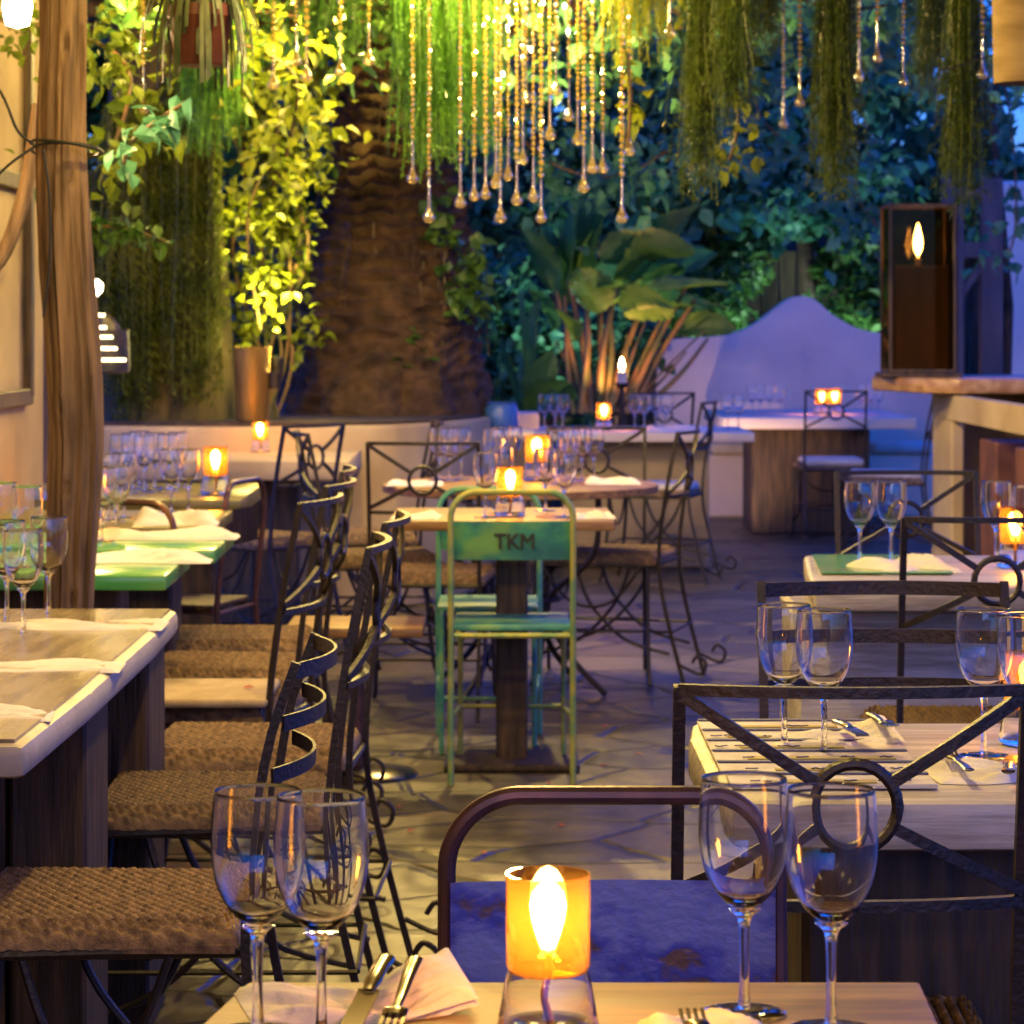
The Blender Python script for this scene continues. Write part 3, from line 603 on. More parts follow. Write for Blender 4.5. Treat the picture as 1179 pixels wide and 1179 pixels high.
lamp('candle lamp behind the post on the second green table', 88, 7.35, 1.0); lamp('candle lamp at the left on the third green table', 104, 8.3, 1.0)
cs = thing('candle_stand', 'tall dark stand with one candle in front of the orange-lit stalks', 'candle stand', (PX(716,16.6), 16.6, 0))
MB().lathe([(0,0),(.14,0),(.14,.02),(.02,.04),(.016,.95),(.04,.97),(.04,.985),(0,.985)], 16).build('column', IRON, cs)
MB().lathe([(0,.985),(.028,.985),(.028,1.05),(0,1.055)], 14).build('candle', CUSHION, cs); MB().lathe([(0,1.056),(.014,1.075),(.016,1.09),(.006,1.125),(0,1.14)], 10).build('flame', FLAME, cs)

# ------------------------------------------------------------------ left: post, wall, wall lamps
post = MB(); rings = []; nn, nz_ = 64, 190
for i in range(nz_+1):
    z = i/nz_*3.1; ox = .012*math.sin(z*2.1)+.006*math.sin(z*7); ring = []
    for k in range(nn):
        a = 2*math.pi*k/nn; ca, sa = math.cos(a), math.sin(a)
        r = .051+.004*math.sin(z*5+1)+.010*NZ.noise((ca*1.2, sa*1.2, z*1.3))+.009*NZ.noise((ca*3, sa*3, z*.9+5))+.006*NZ.noise((ca*9, sa*9, z*1.5))+.003*NZ.noise((ca*22, sa*22, z*6))
        g1 = abs(math.sin(a*2.5+.5*math.sin(z*1.7)+1.2)); r -= .012*max(0, 1-g1*5)
        for ka, kz in ((-1.3,.75),(-1.9,1.15),(-1.0,1.62),(-1.7,.98),(-1.35,1.9)):
            d2 = ((a-(ka % (2*math.pi)))*.06)**2+((z-kz)*.6)**2; r += .008*math.exp(-d2/.0005)-.018*math.exp(-d2/.00006)
        ring.append(post.bm.verts.new((ox+r*ca, r*sa, z)))
    rings.append(ring)
for A_, B_ in zip(rings, rings[1:]):
    for k in range(nn): post.bm.faces.new((A_[k], A_[(k+1) % nn], B_[(k+1) % nn], B_[k]))
po = tag(post.build('wooden_post', OLDWOOD, smooth=50), 'rough brown tree-trunk post rising past the left tables to the pergola', 'post'); po.location = (PX(72,5.75), 5.80, 0)
cb = MB()
for q in range(2):
    cb.tube([(po.location.x+(.072+.004*q)*math.cos(a), po.location.y+(.072+.004*q)*math.sin(a), H+(378-172+4*q)/556-.012*math.sin(a+q)) for a in np.linspace(0,6.283,24,endpoint=False)], .0035, 6, closed=True)
cb.tube(smoothpts([P(38,165,5.73), P(20,150,5.7), P(0,105,5.7), P(-40,60,5.8)], 5), .003, 6); cb.tube(smoothpts([P(50,172,5.715), P(57,230,5.715), P(57,300,5.715), P(50,365,5.715)], 5), .003, 6)
cb.tube(smoothpts([P(38,170,5.72), P(10,190,5.7), P(-20,220,5.7)], 5), .003, 6)
tag(cb.build('light_cable', BLACKINK), 'thin black cable wound round the wooden post and drooping along it', 'cable')
wl = thing('plaster_wall', 'cream plaster house wall with dark window frame at the left edge', 'wall', (-1.50, 9.0, 0))
MB().box((-.1,-6.6,1.6), (.2,13.0,3.2), bevel=.01).build('wall', M('ochre_plaster', (.34,.25,.14), (.22,.15,.08), scale=2.2, detail=9, lo=.38, hi=.68, rough=.85, bump=.3, bscale=10), wl)
added_wall = thing('plaster_wall', 'low cream plaster wall added unseen behind the camera to block sky light', 'wall', (.6, -4.1, 0)); MB().box((0,-.1,.75), (4.4,.2,1.5), bevel=.01).build('wall', CREAM, added_wall)  # unseen wall added behind the camera to hold back sky light
wf = MB()
for yy in (-1.5, -.45): wf.box((.012, yy, 1.75), (.03,.06,1.3))
for zz in (1.1, 1.75, 2.4): wf.box((.012, -.975, zz), (.026,1.1,.05))
wf.build('window_frame', DARKWOOD, wl)
br = MB(); br.tube(smoothpts([P(-30,330,7.2), P(5,290,7.2), P(30,215,7.2), P(46,120,7.2)], 5), [.02]*16, 10); tag(br.build('brace_beam', OLDWOOD), 'rough brown bough leaning behind the post at the left edge', 'beam')
wlmp = thing('wall_lantern', 'bright glass wall lantern at the top left corner behind the post', 'lantern', P(20, 18, 6.6))
MB().lathe([(0,-.01),(.05,-.005),(.055,.0),(.012,.03),(.012,.3),(0,.3)], 6).build('hood', IRON, wlmp).location = (0,0,.12)
MB().lathe([(0,-.03),(.028,-.022),(.036,.02),(.03,.07),(0,.085)], 14).build('bulb', emit('lantern_bulb', (1,.78,.42), 45), wlmp, smooth=80)
def point(name, loc, w, c, r, parent=None):
    l = bpy.data.lights.new(name, 'POINT'); l.energy = w*LK; l.color = c; l.shadow_soft_size = r; o = bpy.data.objects.new(name, l); COL.objects.link(o); o.location = loc; o.parent = parent; return o
point('lantern_light', (.0,-.12,-.10), 40, (1,.68,.30), .03, wlmp)
sl = thing('slotted_lantern', 'small slotted lantern shining just right of the post', 'lantern', P(121, 380, 11.5))
m_ = MB(); m_.lathe([(.10,.0),(.105,-.17),(.08,-.18),(.06,.02),(.03,.06),(0,.07)], 14); m_.build('shell', IRON, sl)
e_ = MB()
for k, (wd, py) in enumerate(((8,363),(10,377),(17,388),(22,401),(32,414))): e_.box((PX(CX+2+wd/2,11.5)-.02, -.12, (380-py)*11.5/F), (wd*11.5/F, .004, .012), bevel=0)
e_.build('lit_slot', emit('slot_glow', (1,.75,.35), 9), sl); MB().lathe([(0,-.03),(.02,-.01),(.024,.02),(0,.04)], 10).build('bulb', emit('slot_bulb', (1,.8,.45), 30), sl).location = P(107,333,11.5)-P(112,380,11.5)+Vector((0,-.1,0))

# ------------------------------------------------------------------ planter, palm, stump
pl = []
for a in np.linspace(0, 1, 24):
    px = -60+a*625; Y = 13.2-1.0*math.sin(math.pi*min(1, a*1.0))*.5+ (1.2*max(0, a-.8)/.2)**2*.6; pl.append((PX(px,Y), Y))
poly = pl+[(PX(565,16),16.4),(PX(-60,16),16.4)]
pt_ = thing('planter', 'curved cream plastered planter wall holding the palm', 'planter')
MB().prism(poly, 0, .86, .02).build('wall', CREAM, pt_, smooth=50)
c0 = np.mean(np.array(poly), 0); MB().prism([((x-c0[0])*.96+c0[0], (y-c0[1])*.90+c0[1]) for x, y in poly], .862, .875).build('soil', SOIL, pt_)
pm = thing('palm_tree', 'thick old palm with scaly brown trunk and swollen base in the planter', 'palm tree', (PX(445,14.3), 14.3, .86))
def trunkr(z): return .235+.27*math.exp(-max(0,z)/.95)+.05*math.exp(-((z-.6)/.4)**2)
tr = MB(); n = 40; rings = []
V = []; Fc = []; n, nz = 120, 300
for i in range(nz+1):
    z = -.05+3.65*i/nz; ox = .03*z-.003*z*z; up_ = min(1, max(0, (z-.12)/.5))
    for k in range(n):
        a = 2*math.pi*k/n; ca, sa = math.cos(a), math.sin(a)
        row = z/.075+.55*NZ.noise((ca*1.6, sa*1.6, z*2))+.35*NZ.noise((ca*6, sa*6, z*3)); ri = math.floor(row); ph = row-ri
        col = a*11/(2*math.pi)+.5*(ri % 2)+.25*NZ.noise((ca*4, sa*4, ri*3.1)); cf = abs((col % 1)-.5)*2; ci = math.floor(col)
        h = .5+.5*NZ.noise((ci*7.3, ri*5.1, 2.2))
        saw = (max(0, 1-abs(ph-.78)/.22) if ph > .78 else (ph/.78)**1.6)*(.25+.75*(1-cf**3))*(.025+.07*h)
        lump = .05*NZ.noise((ca*2.2, sa*2.2, z*2.6))+.035*NZ.noise((ca*6, sa*6, z*6+3))+.018*NZ.noise((ca*14, sa*14, z*15))
        r = trunkr(z)+saw*(.25+.75*up_)+lump*(1.15-.75*up_)+.010*NZ.noise((ca*30, sa*30, z*22))
        V.append((ox+r*ca, r*sa, z))
for i in range(nz):
    for k in range(n): a = i*n+k; b = i*n+(k+1) % n; Fc.append((a, b, b+n, a+n))
tr.bm.free(); pyd('trunk', V, Fc, BARK, pm, smooth=40)

FIBRE = leafmat('palm_fibre', (.05,.026,.012), (.13,.075,.032), .2)
for a in range(14):
    an = math.pi+a*math.pi/13; zt = random.uniform(.7,2.6); rr_ = trunkr(zt)+.03
    hang('fibre', .03*zt+rr_*math.cos(an), rr_*math.sin(an), zt, zt-random.uniform(.25,.6), .09, .03, 26, FIBRE, pm, w=.008)
fr = MB()
for k in range(16):
    a = 2*math.pi*k/16+.2; base = Vector((.0,0,3.5)); bigleaf(fr, base, base+Vector((1.9*math.cos(a), 1.9*math.sin(a), .9+.3*math.sin(k*3))), .35, .5)
fr.build('crown', LF_GREEN, pm)
ivy_pts = [P(rng.normal(px,9), rng.normal(py,16), 13.88+rng.uniform(-.06,.03)) for px, py, nn in ((545,300,40),(530,330,30),(515,270,25),(470,405,8),(545,345,25),(500,240,14),(375,190,10)) for _ in range(nn)]
tag(leaves('ivy', np.array(ivy_pts), .085, LF_GREEN, aspect=.9), 'ivy scrambling over the right side of the palm base', 'ivy')
sp = thing('old_trunk', 'mossy old trunk hung with green fronds left of the lit shrub', 'tree', (PX(190,13.4), 13.4, .86))
MB().tube([(0,0,-.05),(.02,0,.5),(0,0,1.2),(-.03,0,2.4)], [.36,.30,.27,.25], 24).build('trunk', MOSSBARK, sp)
hang('fronds', -.10, -.42, 1.5, -.02, .13, .06, 420, LF_FROND, sp, w=.006, leaflet=.034); hang('fronds', .17, -.40, 1.62, .06, .13, .06, 420, LF_FROND, sp, w=.006, leaflet=.034)
hang('fronds', -.36, -.2, 1.2, .3, .12, .06, 160, LF_FROND, sp, w=.006, leaflet=.034)
# brass pot and uplights
bp_ = tag(MB().lathe([(0,0),(.070,0),(.075,.01),(.088,.33),(.092,.345),(.086,.345),(.08,.30),(0,.29)], 28).build('brass_pot', BRASS), 'tall aged brass pot on the planter edge below the lit shrub', 'pot'); bp_.location = (PX(290,12.95), 12.95, .878)
GLOW = emit('uplight_lens', (1,.80,.25), 28)
def uplight(label, loc, w, c, tilt=(0,0), spread=75):
    t = thing('garden_uplight', label, 'garden light', loc, 0, 'garden uplights')
    MB().lathe([(0,-.08),(.03,-.08),(.04,.0),(.036,.0),(.03,-.03),(0,-.03)], 14).build('housing', IRON, t); MB().lathe([(0,-.004),(.02,-.006),(.034,-.012),(0,-.02)], 14).build('lens', GLOW, t)
    l = bpy.data.lights.new('uplight_glow', 'SPOT'); l.energy = w*LK; l.color = c; l.shadow_soft_size = .03; l.spot_size = R(spread); l.spot_blend = .6
    o = bpy.data.objects.new('uplight_glow', l); COL.objects.link(o); o.parent = t; o.location = (0,0,.01); o.rotation_euler = (R(180+tilt[0]), R(tilt[1]), 0); return t
uplight('garden light glowing at the foot of the yellow-green shrub', P(318,412,13.1), 260, (1,.80,.18), (-12,0), 80); point('uplight_spill', P(322,400,13.0), 12, (1,.80,.22), .05, bpy.data.objects['garden_uplight']).location = (.0,-.06,.12); uplight('second garden light beside the brass pot, low in the shrub', P(316,428,12.95), 45, (1,.80,.22), (-8,4), 70)
sh = thing('shrub', 'yellow-green shrub brightly lit from below between the two trunks', 'shrub', (PX(312,13.4), 13.5, .86))
pts = np.concatenate([blob((PX(CX+x,13.4), 0, (378-y)*13.4/F+H-.86), (.20,.18,.24), n_, 5) for x, y, n_ in ((-10,330,170),(20,290,170),(-18,250,200),(30,215,170),(0,180,220),(-25,120,200),(25,110,180),(-5,365,110),(5,60,200))])
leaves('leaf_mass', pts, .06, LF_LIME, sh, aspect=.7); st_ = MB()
for k in range(7): st_.tube(smoothpts([(random.uniform(-.05,.05), random.uniform(-.05,.05), -.02), (random.uniform(-.12,.1), 0, .35), (random.uniform(-.2,.2), 0, .9), (random.uniform(-.25,.25), 0, 1.5)], 5), .009, 6)
st_.build('stems', STALK, sh)

# ------------------------------------------------------------------ right: bar, lantern, timber frame, walls
bar = thing('bar_counter', 'cream plastered outdoor bar with niches and a pointed wooden counter at the right', 'bar counter')
xb = 1.965
b = MB(); b.box((xb+.03,11.0,.145), (.06,4.0,.29), bevel=0); b.box((xb+.03,11.0,.955), (.06,4.0,.11), bevel=0); b.box((xb+.5,12.97,.52), (.94,.06,1.02), bevel=0)
for yy, wd in ((12.72,.56),(9.6,1.0)): b.box((xb+.031,yy,.595), (.058,wd,.612), bevel=.008)
b.box((xb+.5,11.0,.5), (.02,4.0,1.0), bevel=0); b.build('wall', CREAM, bar)
br_ = MB()
for yy, wd in ((11.88,.42),(11.08,.34),(10.4,.34)): br_.box((xb+.22,yy,.56), (.30,wd,.54), bevel=.006)
br_.build('shelf_divider', M('brick_red', (.17,.06,.035), (.10,.035,.022), scale=6, rough=.7, bump=.3), bar)
MB().prism([(PX(1000,13.2),13.1),(1.76,12.75),(1.84,12.45),(1.98,12.32),(3.2,12.25),(3.2,13.5),(1.9,13.5)], 1.018, 1.085, .014).build('countertop', M('bar_wood', (.30,.15,.06), (.46,.27,.12), scale=5, stretch=(5,.5,5), rough=.35, bump=.15), bar)
lt = thing('square_lantern', 'tall square wooden lantern with a candle flame on the bar counter', 'lantern', (PX(1057,12.9), 12.9, 1.085)); hw = .148
MB().box((0,0,.01), (.36,.34,.02), bevel=.004).build('base', DARKWOOD, lt)
b = MB()
for a in (-1,1):
    for c in (-1,1): b.box((a*hw,c*hw,.41), (.014,.014,.78), bevel=.002)
for z in (.03,.79):
    for a in (-1,1): b.box((a*hw,0,z), (.014,.282,.014), bevel=0); b.box((0,a*hw,z), (.282,.014,.014), bevel=0)
b.build('frame', DARKWOOD, lt)
SMOKE = thinglass('smoked_glass', tint=(.70,.56,.33), base=.008, edge=.3, power=3)
b = MB()
for a in (-1,1): b.box((a*(hw-.001),0,.41), (.003,.28,.745), bevel=0); b.box((0,a*(hw-.001),.41), (.28,.003,.745), bevel=0)
b.build('glass_pane', SMOKE, lt); MB().box((0,0,.27), (.262,.262,.49), bevel=.01).build('wooden_block', M('lantern_wood', (.045,.034,.012), (.08,.055,.02), scale=7, stretch=(3,3,.4), rough=.5, bump=.2), lt)
MB().lathe([(0,.516),(.014,.516),(.014,.55),(0,.553)], 12).build('candle', CUSHION, lt); MB().lathe([(0,.556),(.016,.585),(.022,.62),(.016,.66),(.006,.70),(0,.715)], 12).build('flame', emit('lantern_flame', (1,.62,.2), 90), lt)
tf = thing('timber_frame', 'dark timber frame with diagonal brace behind the bar lantern', 'timber frame', (PX(1118,16.5), 16.5, 0))
b = MB(); k_ = 16.5/F
for px, w_ in ((1092,.07),(1141,.13),(1105,.04)): b.box(((px-1118)*k_, 0, 1.1), (w_,.1,2.2), bevel=.006)
b.box((0,0.0,H-(288-378)*k_), (.34,.09,.10), bevel=.006); b.box((0,0,H-(222-378)*k_), (.34,.09,.06), bevel=.006)
b.tube([((1098-1118)*k_, -.01, H-(350-378)*k_), ((1140-1118)*k_, -.01, H-(292-378)*k_)], .03, 4); b.build('timbers', M('purple_brown_wood', (.10,.065,.06), (.16,.10,.085), scale=6, stretch=(3,3,.4), rough=.7), tf)
ww = thing('white_wall', 'white plaster wall at the far right behind the timber frame', 'wall', (PX(1150,18.5)+1.5, 18.8, 0)); MB().box((0,0,1.15), (3.0,.25,2.3), bevel=.02).build('wall', PLASTER, ww)
# plaster bench wall
Yb = 19.6; kb = Yb/F; prof = [(755,480),(757,420),(762,400),(775,391),(800,389),(835,386),(865,376),(890,358),(908,345),(922,341),(938,345),(957,361),(980,375),(1003,382),(1040,384),(1075,384)]
pp = smoothpts([((x-CX)*kb, 0, H-(y-YH)*kb) for x, y in prof], 4)
bw = thing('plaster_bench', 'white plaster bench with a tall wavy bell-shaped back at the far end', 'bench', (0, Yb, 0))
b = MB(); bm = b.bm; fr_ = [bm.verts.new((p.x, 0, p.z)) for p in pp]+[bm.verts.new((pp[-1].x,0,0)), bm.verts.new((pp[0].x,0,0))]
fc = bm.faces.new(fr_); ex = bmesh.ops.extrude_face_region(bm, geom=[fc]); bmesh.ops.translate(bm, verts=[v for v in ex['geom'] if isinstance(v, bmesh.types.BMVert)], vec=(0,.3,0))
b.build('backrest', PLASTER, bw, smooth=30); MB().box(((915-CX)*kb, -.2, .22), (1.95,.4,.44), bevel=.03, seg=3).build('seat', PLASTER, bw)
for i, px in enumerate((850, 1035)):
    c = MB(); c.box((0,0,.04), (.42,.38,.08), bevel=.03, seg=3); o = tag(c.build('cushion', CUSHION), ('pale cushion on the left of the plaster bench, beside the far table', 'pale cushion on the right of the plaster bench, near the bar end')[i], 'cushion', 'bench cushions'); o.location = (PX(px,19.35), 19.35, .442)
mb_ = thing('masonry_block', 'white masonry block standing behind the round table, before the plants', 'masonry block', (PX(590,15.6), 15.6, 0)); MB().box((0,0,.42), (.30,.3,.84), bevel=.015, seg=2).build('block', PLASTER, mb_)
jar = tag(MB().lathe([(0,0),(.085,0),(.09,.01),(.09,.10),(.075,.13),(.08,.14),(.07,.14),(.06,.12),(0,.11)], 20).build('blue_jar', M('blue_enamel', (.05,.13,.42), rough=.3)), 'blue enamel jar behind the round table glasses', 'jar'); jar.location = (PX(577,14.2), 14.2, 0)
jt = thing('side_table', 'small white side table carrying the blue jar behind the round table', 'side table', (PX(577,14.2), 14.2, 0)); MB().box((0,0,.775), (.34,.3,.03)).build('tabletop', PLASTER, jt); four_legs(jt, .14, .12, .76, IRON, .025); jar.location.z = .791
fc_ = thing('plank_fence', 'dark plank fence behind the plaster bench', 'fence', (1.9, 21.5, 0)); b = MB()
for k in range(34): b.box((-2.2+k*.135, 0, .95), (.125,.03,1.9+.03*random.random()), bevel=.004)
b.build('plank', DARKWOOD, fc_); bb = MB(); bb.box((0,.03,.5), (4.6,.04,.09)); bb.box((0,.03,1.5), (4.6,.04,.09)); bb.build('rail', DARKWOOD, fc_)
gw = thing('garden_wall', 'dark stone garden wall behind the planting', 'wall', (0, 25, 0)); MB().box((0,0,1.3), (24,.4,2.6), bevel=.03).build('wall', STONEW, gw)

# ------------------------------------------------------------------ plants in the back
def stalk_plant(name, label, cat, px, Y, z0, specs, stalks=()):
    t = thing(name, label, cat, (PX(px,Y), Y, z0)); o = Vector((PX(px,Y), Y, z0))
    for bx, by, tx, ty, wd, dy, sag in specs:
        lf = MB(); a = P(bx,by,Y)-o+Vector((0,dy,0)); c = P(tx,ty,Y)-o+Vector((0,dy*1.3,0)); bigleaf(lf, a, c+Vector((0,-abs(dy)*.3,0)), wd*Y/F, sag, random.uniform(-.9,.9)); lf.build('leaf', LF_BIG, t, smooth=60)
    for bx, by, tx, ty, r in stalks:
        s = MB(); a = P(bx,by,Y)-o; c = P(tx,ty,Y)-o; m2 = (a+c)/2+Vector((random.uniform(-.04,.04),random.uniform(-.08,.08),0)); s.tube(smoothpts([a,m2,c],5), [r*(1-.5*i/10) for i in range(11)], 7); s.build('stalk', STALK, t)
    return t
stalk_plant('bird_of_paradise', 'big-leaved tropical plant with orange-lit stalks left of the plaster bench', 'plant', 705, 18.2, 0,
    [(710,330,800,232,75,-.2,.05),(690,300,795,262,70,-.25,.25),(655,330,665,228,60,.1,0),(640,340,600,245,52,.1,.1),(700,350,835,305,60,-.1,.15),(735,345,815,335,50,.05,.25),(660,330,700,225,45,.2,0),(720,340,760,240,60,.25,.1),(690,345,650,260,50,.2,.1),(680,330,730,300,60,-.15,.35),(650,360,625,250,55,.25,.1),(665,340,690,215,50,.3,-.05),(730,340,790,300,60,.2,.1),(745,330,830,270,60,.3,.2),(700,320,745,235,65,.35,0),(640,380,610,320,50,.2,.2),(715,360,770,335,60,-.25,.3),(690,360,665,300,55,-.2,.15),(755,350,840,335,50,.25,.25),(780,380,850,365,45,.2,.2),(660,390,640,345,45,-.25,.2)],
    [(685,475,640,392,.012),(692,475,668,380,.014),(702,475,722,385,.016),(712,475,760,395,.014),(725,475,790,405,.012),(698,475,706,390,.012),(716,475,742,372,.014),(722,475,812,380,.010),(680,475,655,400,.012),(690,475,712,325,.03),(700,475,745,340,.028),(682,475,655,325,.03),(720,475,790,330,.025),(675,475,640,335,.028),(705,475,690,310,.03),(728,475,800,345,.025),(668,475,672,320,.03),(712,475,770,350,.02),(695,475,700,340,.025),(660,475,650,340,.02),(735,475,815,390,.02)])
stalk_plant('broad_leaf_plant', 'bright green broad-leaved plant between palm and orange-lit stalks', 'plant', 615, 16.8, 0,
    [(610,480,598,335,60,0,0),(618,475,635,395,55,-.15,.1),(612,480,655,425,60,-.2,.2),(600,478,575,380,45,.1,.1),(608,478,620,345,50,.15,.0),(615,480,640,440,50,-.3,.3)], [(610,560,608,470,.02),(618,560,622,470,.02)])
uplight('garden light at the foot of the orange-lit stalks', P(708,480,17.95), 60, (1,.48,.10), (-10,0), 100)
def tree(label, px, Y, specs, m, size, ht=3.0, name='tree', trunk=.09, mat=None, group='trees behind the yard'):
    t = thing(name, label, 'tree', (PX(px,Y), Y, 0), 0, group); MB().tube([(0,0,0),(.05,.02,ht*.4),(-.04,0,ht*.7),(0,0,ht)], [trunk,trunk*.8,trunk*.6,trunk*.3], 10).build('trunk', BARK, t)
    pts = []
    for x, y, rx, rz, n in specs: pts.append(blob(((x-px)*Y/F, random.uniform(-.3,.3), H-(y-YH)*Y/F), (rx*Y/F, .55, rz*Y/F), n, 9))
    leaves('crown', np.concatenate(pts), size, m, t, aspect=.75); return t
for lab, px_, py_, Y_, w_ in (('added unseen garden light behind the broad-leaved plants, brightening the trees', 640, 470, 18.6, 80), ('added unseen garden light behind the plaster bench, brightening the trees', 860, 470, 20.15, 70), ('added unseen garden light behind the bar end, brightening the trees', 1010, 480, 20.15, 90)):
    uplight(lab, P(px_, py_, Y_), w_, (.60,.95,.92), (-6,0), 130)  # hidden floodlights added to brighten the dark foliage at the back
uplight('added warm garden light on the paving, tinting the left of the plaster bench', (PX(800,17.0), 17.0, .10), 62, (1,.62,.40), (-50,0), 130)  # lamp added to put a warm tint on the bench
tree('tall tree closing the view behind everything, left of centre', 330, 23.5, [(250,20,130,90,900),(400,10,120,80,900),(560,20,120,90,900),(330,180,150,80,800)], LF_DEEP, .2)
tree('tall tree closing the view behind everything, right of centre', 800, 23.5, [(680,30,110,90,900),(820,20,110,90,900),(940,30,90,80,700),(760,200,150,80,900)], LF_DEEP, .2)
tree('teal tree behind the bead strands, left of the centre', 620, 20, [(560,140,70,100,900),(640,90,90,90,900),(600,230,60,60,500),(690,190,70,80,700),(560,300,50,50,350)], LF_DEEP, .13)
tree('blue-green vine tree above the tropical leaves', 780, 20.5, [(760,200,90,60,1100),(800,120,80,90,900),(850,220,80,50,900),(730,250,60,45,500),(760,40,80,60,700)], LF_TEAL, .14)
tree('blue-green tree above the plaster bench', 930, 20.8, [(900,150,90,80,1100),(960,210,80,60,900),(990,110,70,70,700),(910,60,80,60,700),(880,240,60,30,500)], LF_TEAL, .14)
tree('dusky tree behind the bar lantern with gaps to the sky', 1090, 21.2, [(1060,190,70,60,700),(1120,170,60,60,600),(1020,250,60,50,600),(1000,40,60,40,300),(1150,240,50,50,400)], LF_DEEP, .14)
tree('dark tree behind the palm', 450, 22, [(430,60,90,80,900),(340,150,80,90,800),(480,170,70,80,600),(380,250,60,60,400)], LF_DEEP, .15)
tree('dark tree behind the old trunk at the left', 180, 20, [(140,120,90,100,900),(230,100,80,100,800),(120,260,70,80,600),(200,330,80,70,500),(110,60,70,70,700),(60,90,60,80,500)], LF_GREEN, .14)
tree('teal creeper tree high at the top right', 1152, 16.5, [(980,30,60,35,420),(1060,15,60,25,300),(910,20,60,40,500),(1110,50,40,40,250)], LF_TEAL, .11, ht=3.6, trunk=.04)
def shrub(label, px, Y, specs, m, size, z0=0):
    t = thing('shrub', label, 'shrub', (PX(px,Y), Y, z0)); s = MB()
    for k in range(6): s.tube([(random.uniform(-.1,.1),random.uniform(-.1,.1),0),(random.uniform(-.25,.25),random.uniform(-.1,.1),.5+.5*random.random())], .01, 5)
    s.build('stems', STALK, t); leaves('leaf_mass', np.concatenate([blob(((x-px)*Y/F, random.uniform(-.15,.15), H-(y-YH)*Y/F-z0), (rx*Y/F,.35,rz*Y/F), n, 7) for x, y, rx, rz, n in specs]), size, m, t, aspect=.6)
shrub('green shrub right of the bell-shaped bench back', 1000, 20.6, [(1000,340,50,40,500),(985,300,40,40,350)], LF_GREEN, .12)
shrub('dark low planting behind the round table at the centre', 600, 19.2, [(580,420,50,60,500),(660,430,50,50,400),(600,350,60,60,500),(720,380,60,60,500)], LF_DEEP, .12)
shrub('low green shrub above the left end of the plaster bench', 810, 20.4, [(800,350,60,40,600),(850,300,50,40,500),(770,330,50,40,400)], LF_GREEN, .12)
shrub('dark planting in the planter behind the old trunk', 180, 15.4, [(150,380,70,70,500),(250,400,60,60,450),(340,380,40,60,300),(110,300,50,60,400)], LF_GREEN, .09, .86)

# ------------------------------------------------------------------ pergola, hanging plants, crystals, string lights
ZP = 2.80
pg = thing('pergola', 'rough timber pergola the beads and ferns hang from', 'pergola')
for yy in (-2.4, -.9, .2, 1.5, 3.6, 5.4, 7.0, 8.1, 9.0, 10.2, 11.2): MB().tube([(-1.7,yy,ZP),(-.5,yy,ZP+.02),(.8,yy,ZP-.01),(2.4,yy,ZP)], .045, 10).build('beam', OLDWOOD, pg)
REED = M('reed_mat', (.20,.13,.06), (.34,.24,.12), scale=20, stretch=(6,.3,1), rough=.85)
for rx0, rx1, ry1 in ((-2.4, .45, 14.3), (.455, 2.7, 9.3)):
    rf = MB(); rf.grid(lambda u, v: Vector((rx0+(rx1-rx0)*u, -3.2+(ry1+3.2)*v, ZP+.15+.012*math.sin(u*20)*math.sin(v*23)+.006*math.sin(u*155))), 90, 40)
    bmesh.ops.solidify(rf.bm, geom=rf.bm.faces[:], thickness=.012); rf.build('added_reed_roof', REED, pg)  # unseen reed roof added to keep blue sky light off the yard
for yy in (12.2, 13.4, 14.2): MB().tube([(-2.3,yy,ZP+.05),(.43,yy,ZP+.05)], .04, 10).build('beam', OLDWOOD, pg)
for xx in (-1.0, .3, 1.7): MB().tube([(xx,-2.8,ZP+.085),(xx,11.4,ZP+.085)], .04, 10).build('rafter', OLDWOOD, pg)
for xx, yy in ((-1.7,10.2),(2.38,10.2),(2.38,5.8)): MB().tube([(xx,yy,0),(xx,yy,ZP)], .05, 10).build('leg', OLDWOOD, pg)
def strand(px, py, Y, ztop, beads=True, tail=.13):
    b0 = P(px, py, Y); t = thing('crystal_strand', '', 'crystal strand', b0, 0, 'bead strands hanging from the pergola')
    s = 1.3+.25*random.random()
    MB().lathe([(0,0),(.008*s,.003),(.0125*s,.011),(.011*s,.021),(.006*s,.034),(.004,.05),(.0028,tail),(0,tail)], 10).build('drop', DROPM, t, smooth=80)
    z = tail+.004; top = ztop-b0.z; bb = bmesh.new(); rr = random.choice((.0066,.0078,.009))
    while z < top-.3:
        r = rr*random.uniform(.85,1.15); bmesh.ops.create_icosphere(bb, subdivisions=1, radius=r, matrix=Matrix.Translation((random.uniform(-.001,.001),0,z+r)) @ Euler((random.random(),random.random(),0)).to_matrix().to_4x4()); z += 2*r+.0015
    me = bpy.data.meshes.new('beads'); bb.to_mesh(me); bb.free(); link('beads', me, BEADM, t, 0)
    MB().tube([(0,0,tail),(0,0,top)], .0009, 4).build('wire', STEEL, t); return t
SP = [(165,132,7.6),(315,104,8.0),(341,77,8.4),(353,95,7.9),(392,88,8.1),(425,76,8.3),(475,212,8.3),(494,257,7.9),(530,240,8.0),(546,232,8.4),(559,230,8.2),(571,217,8.1),(576,257,8.0),(585,208,8.4),(595,237,8.1),(602,190,8.5),(614,233,8.0),(623,257,8.3),(633,162,8.2),(665,167,8.4),(672,222,8.0),(682,200,8.1),(694,200,8.5),(716,257,8.0),(725,180,8.4),(771,44,8.2),(902,148,9.4),(921,124,9.1),(989,95,8.4),(1010,73,8.8),(1040,100,9.0),(1131,92,8.6),(512,120,8.6),(606,120,8.7),(640,110,8.6),(655,140,8.7)]
WORD = {}
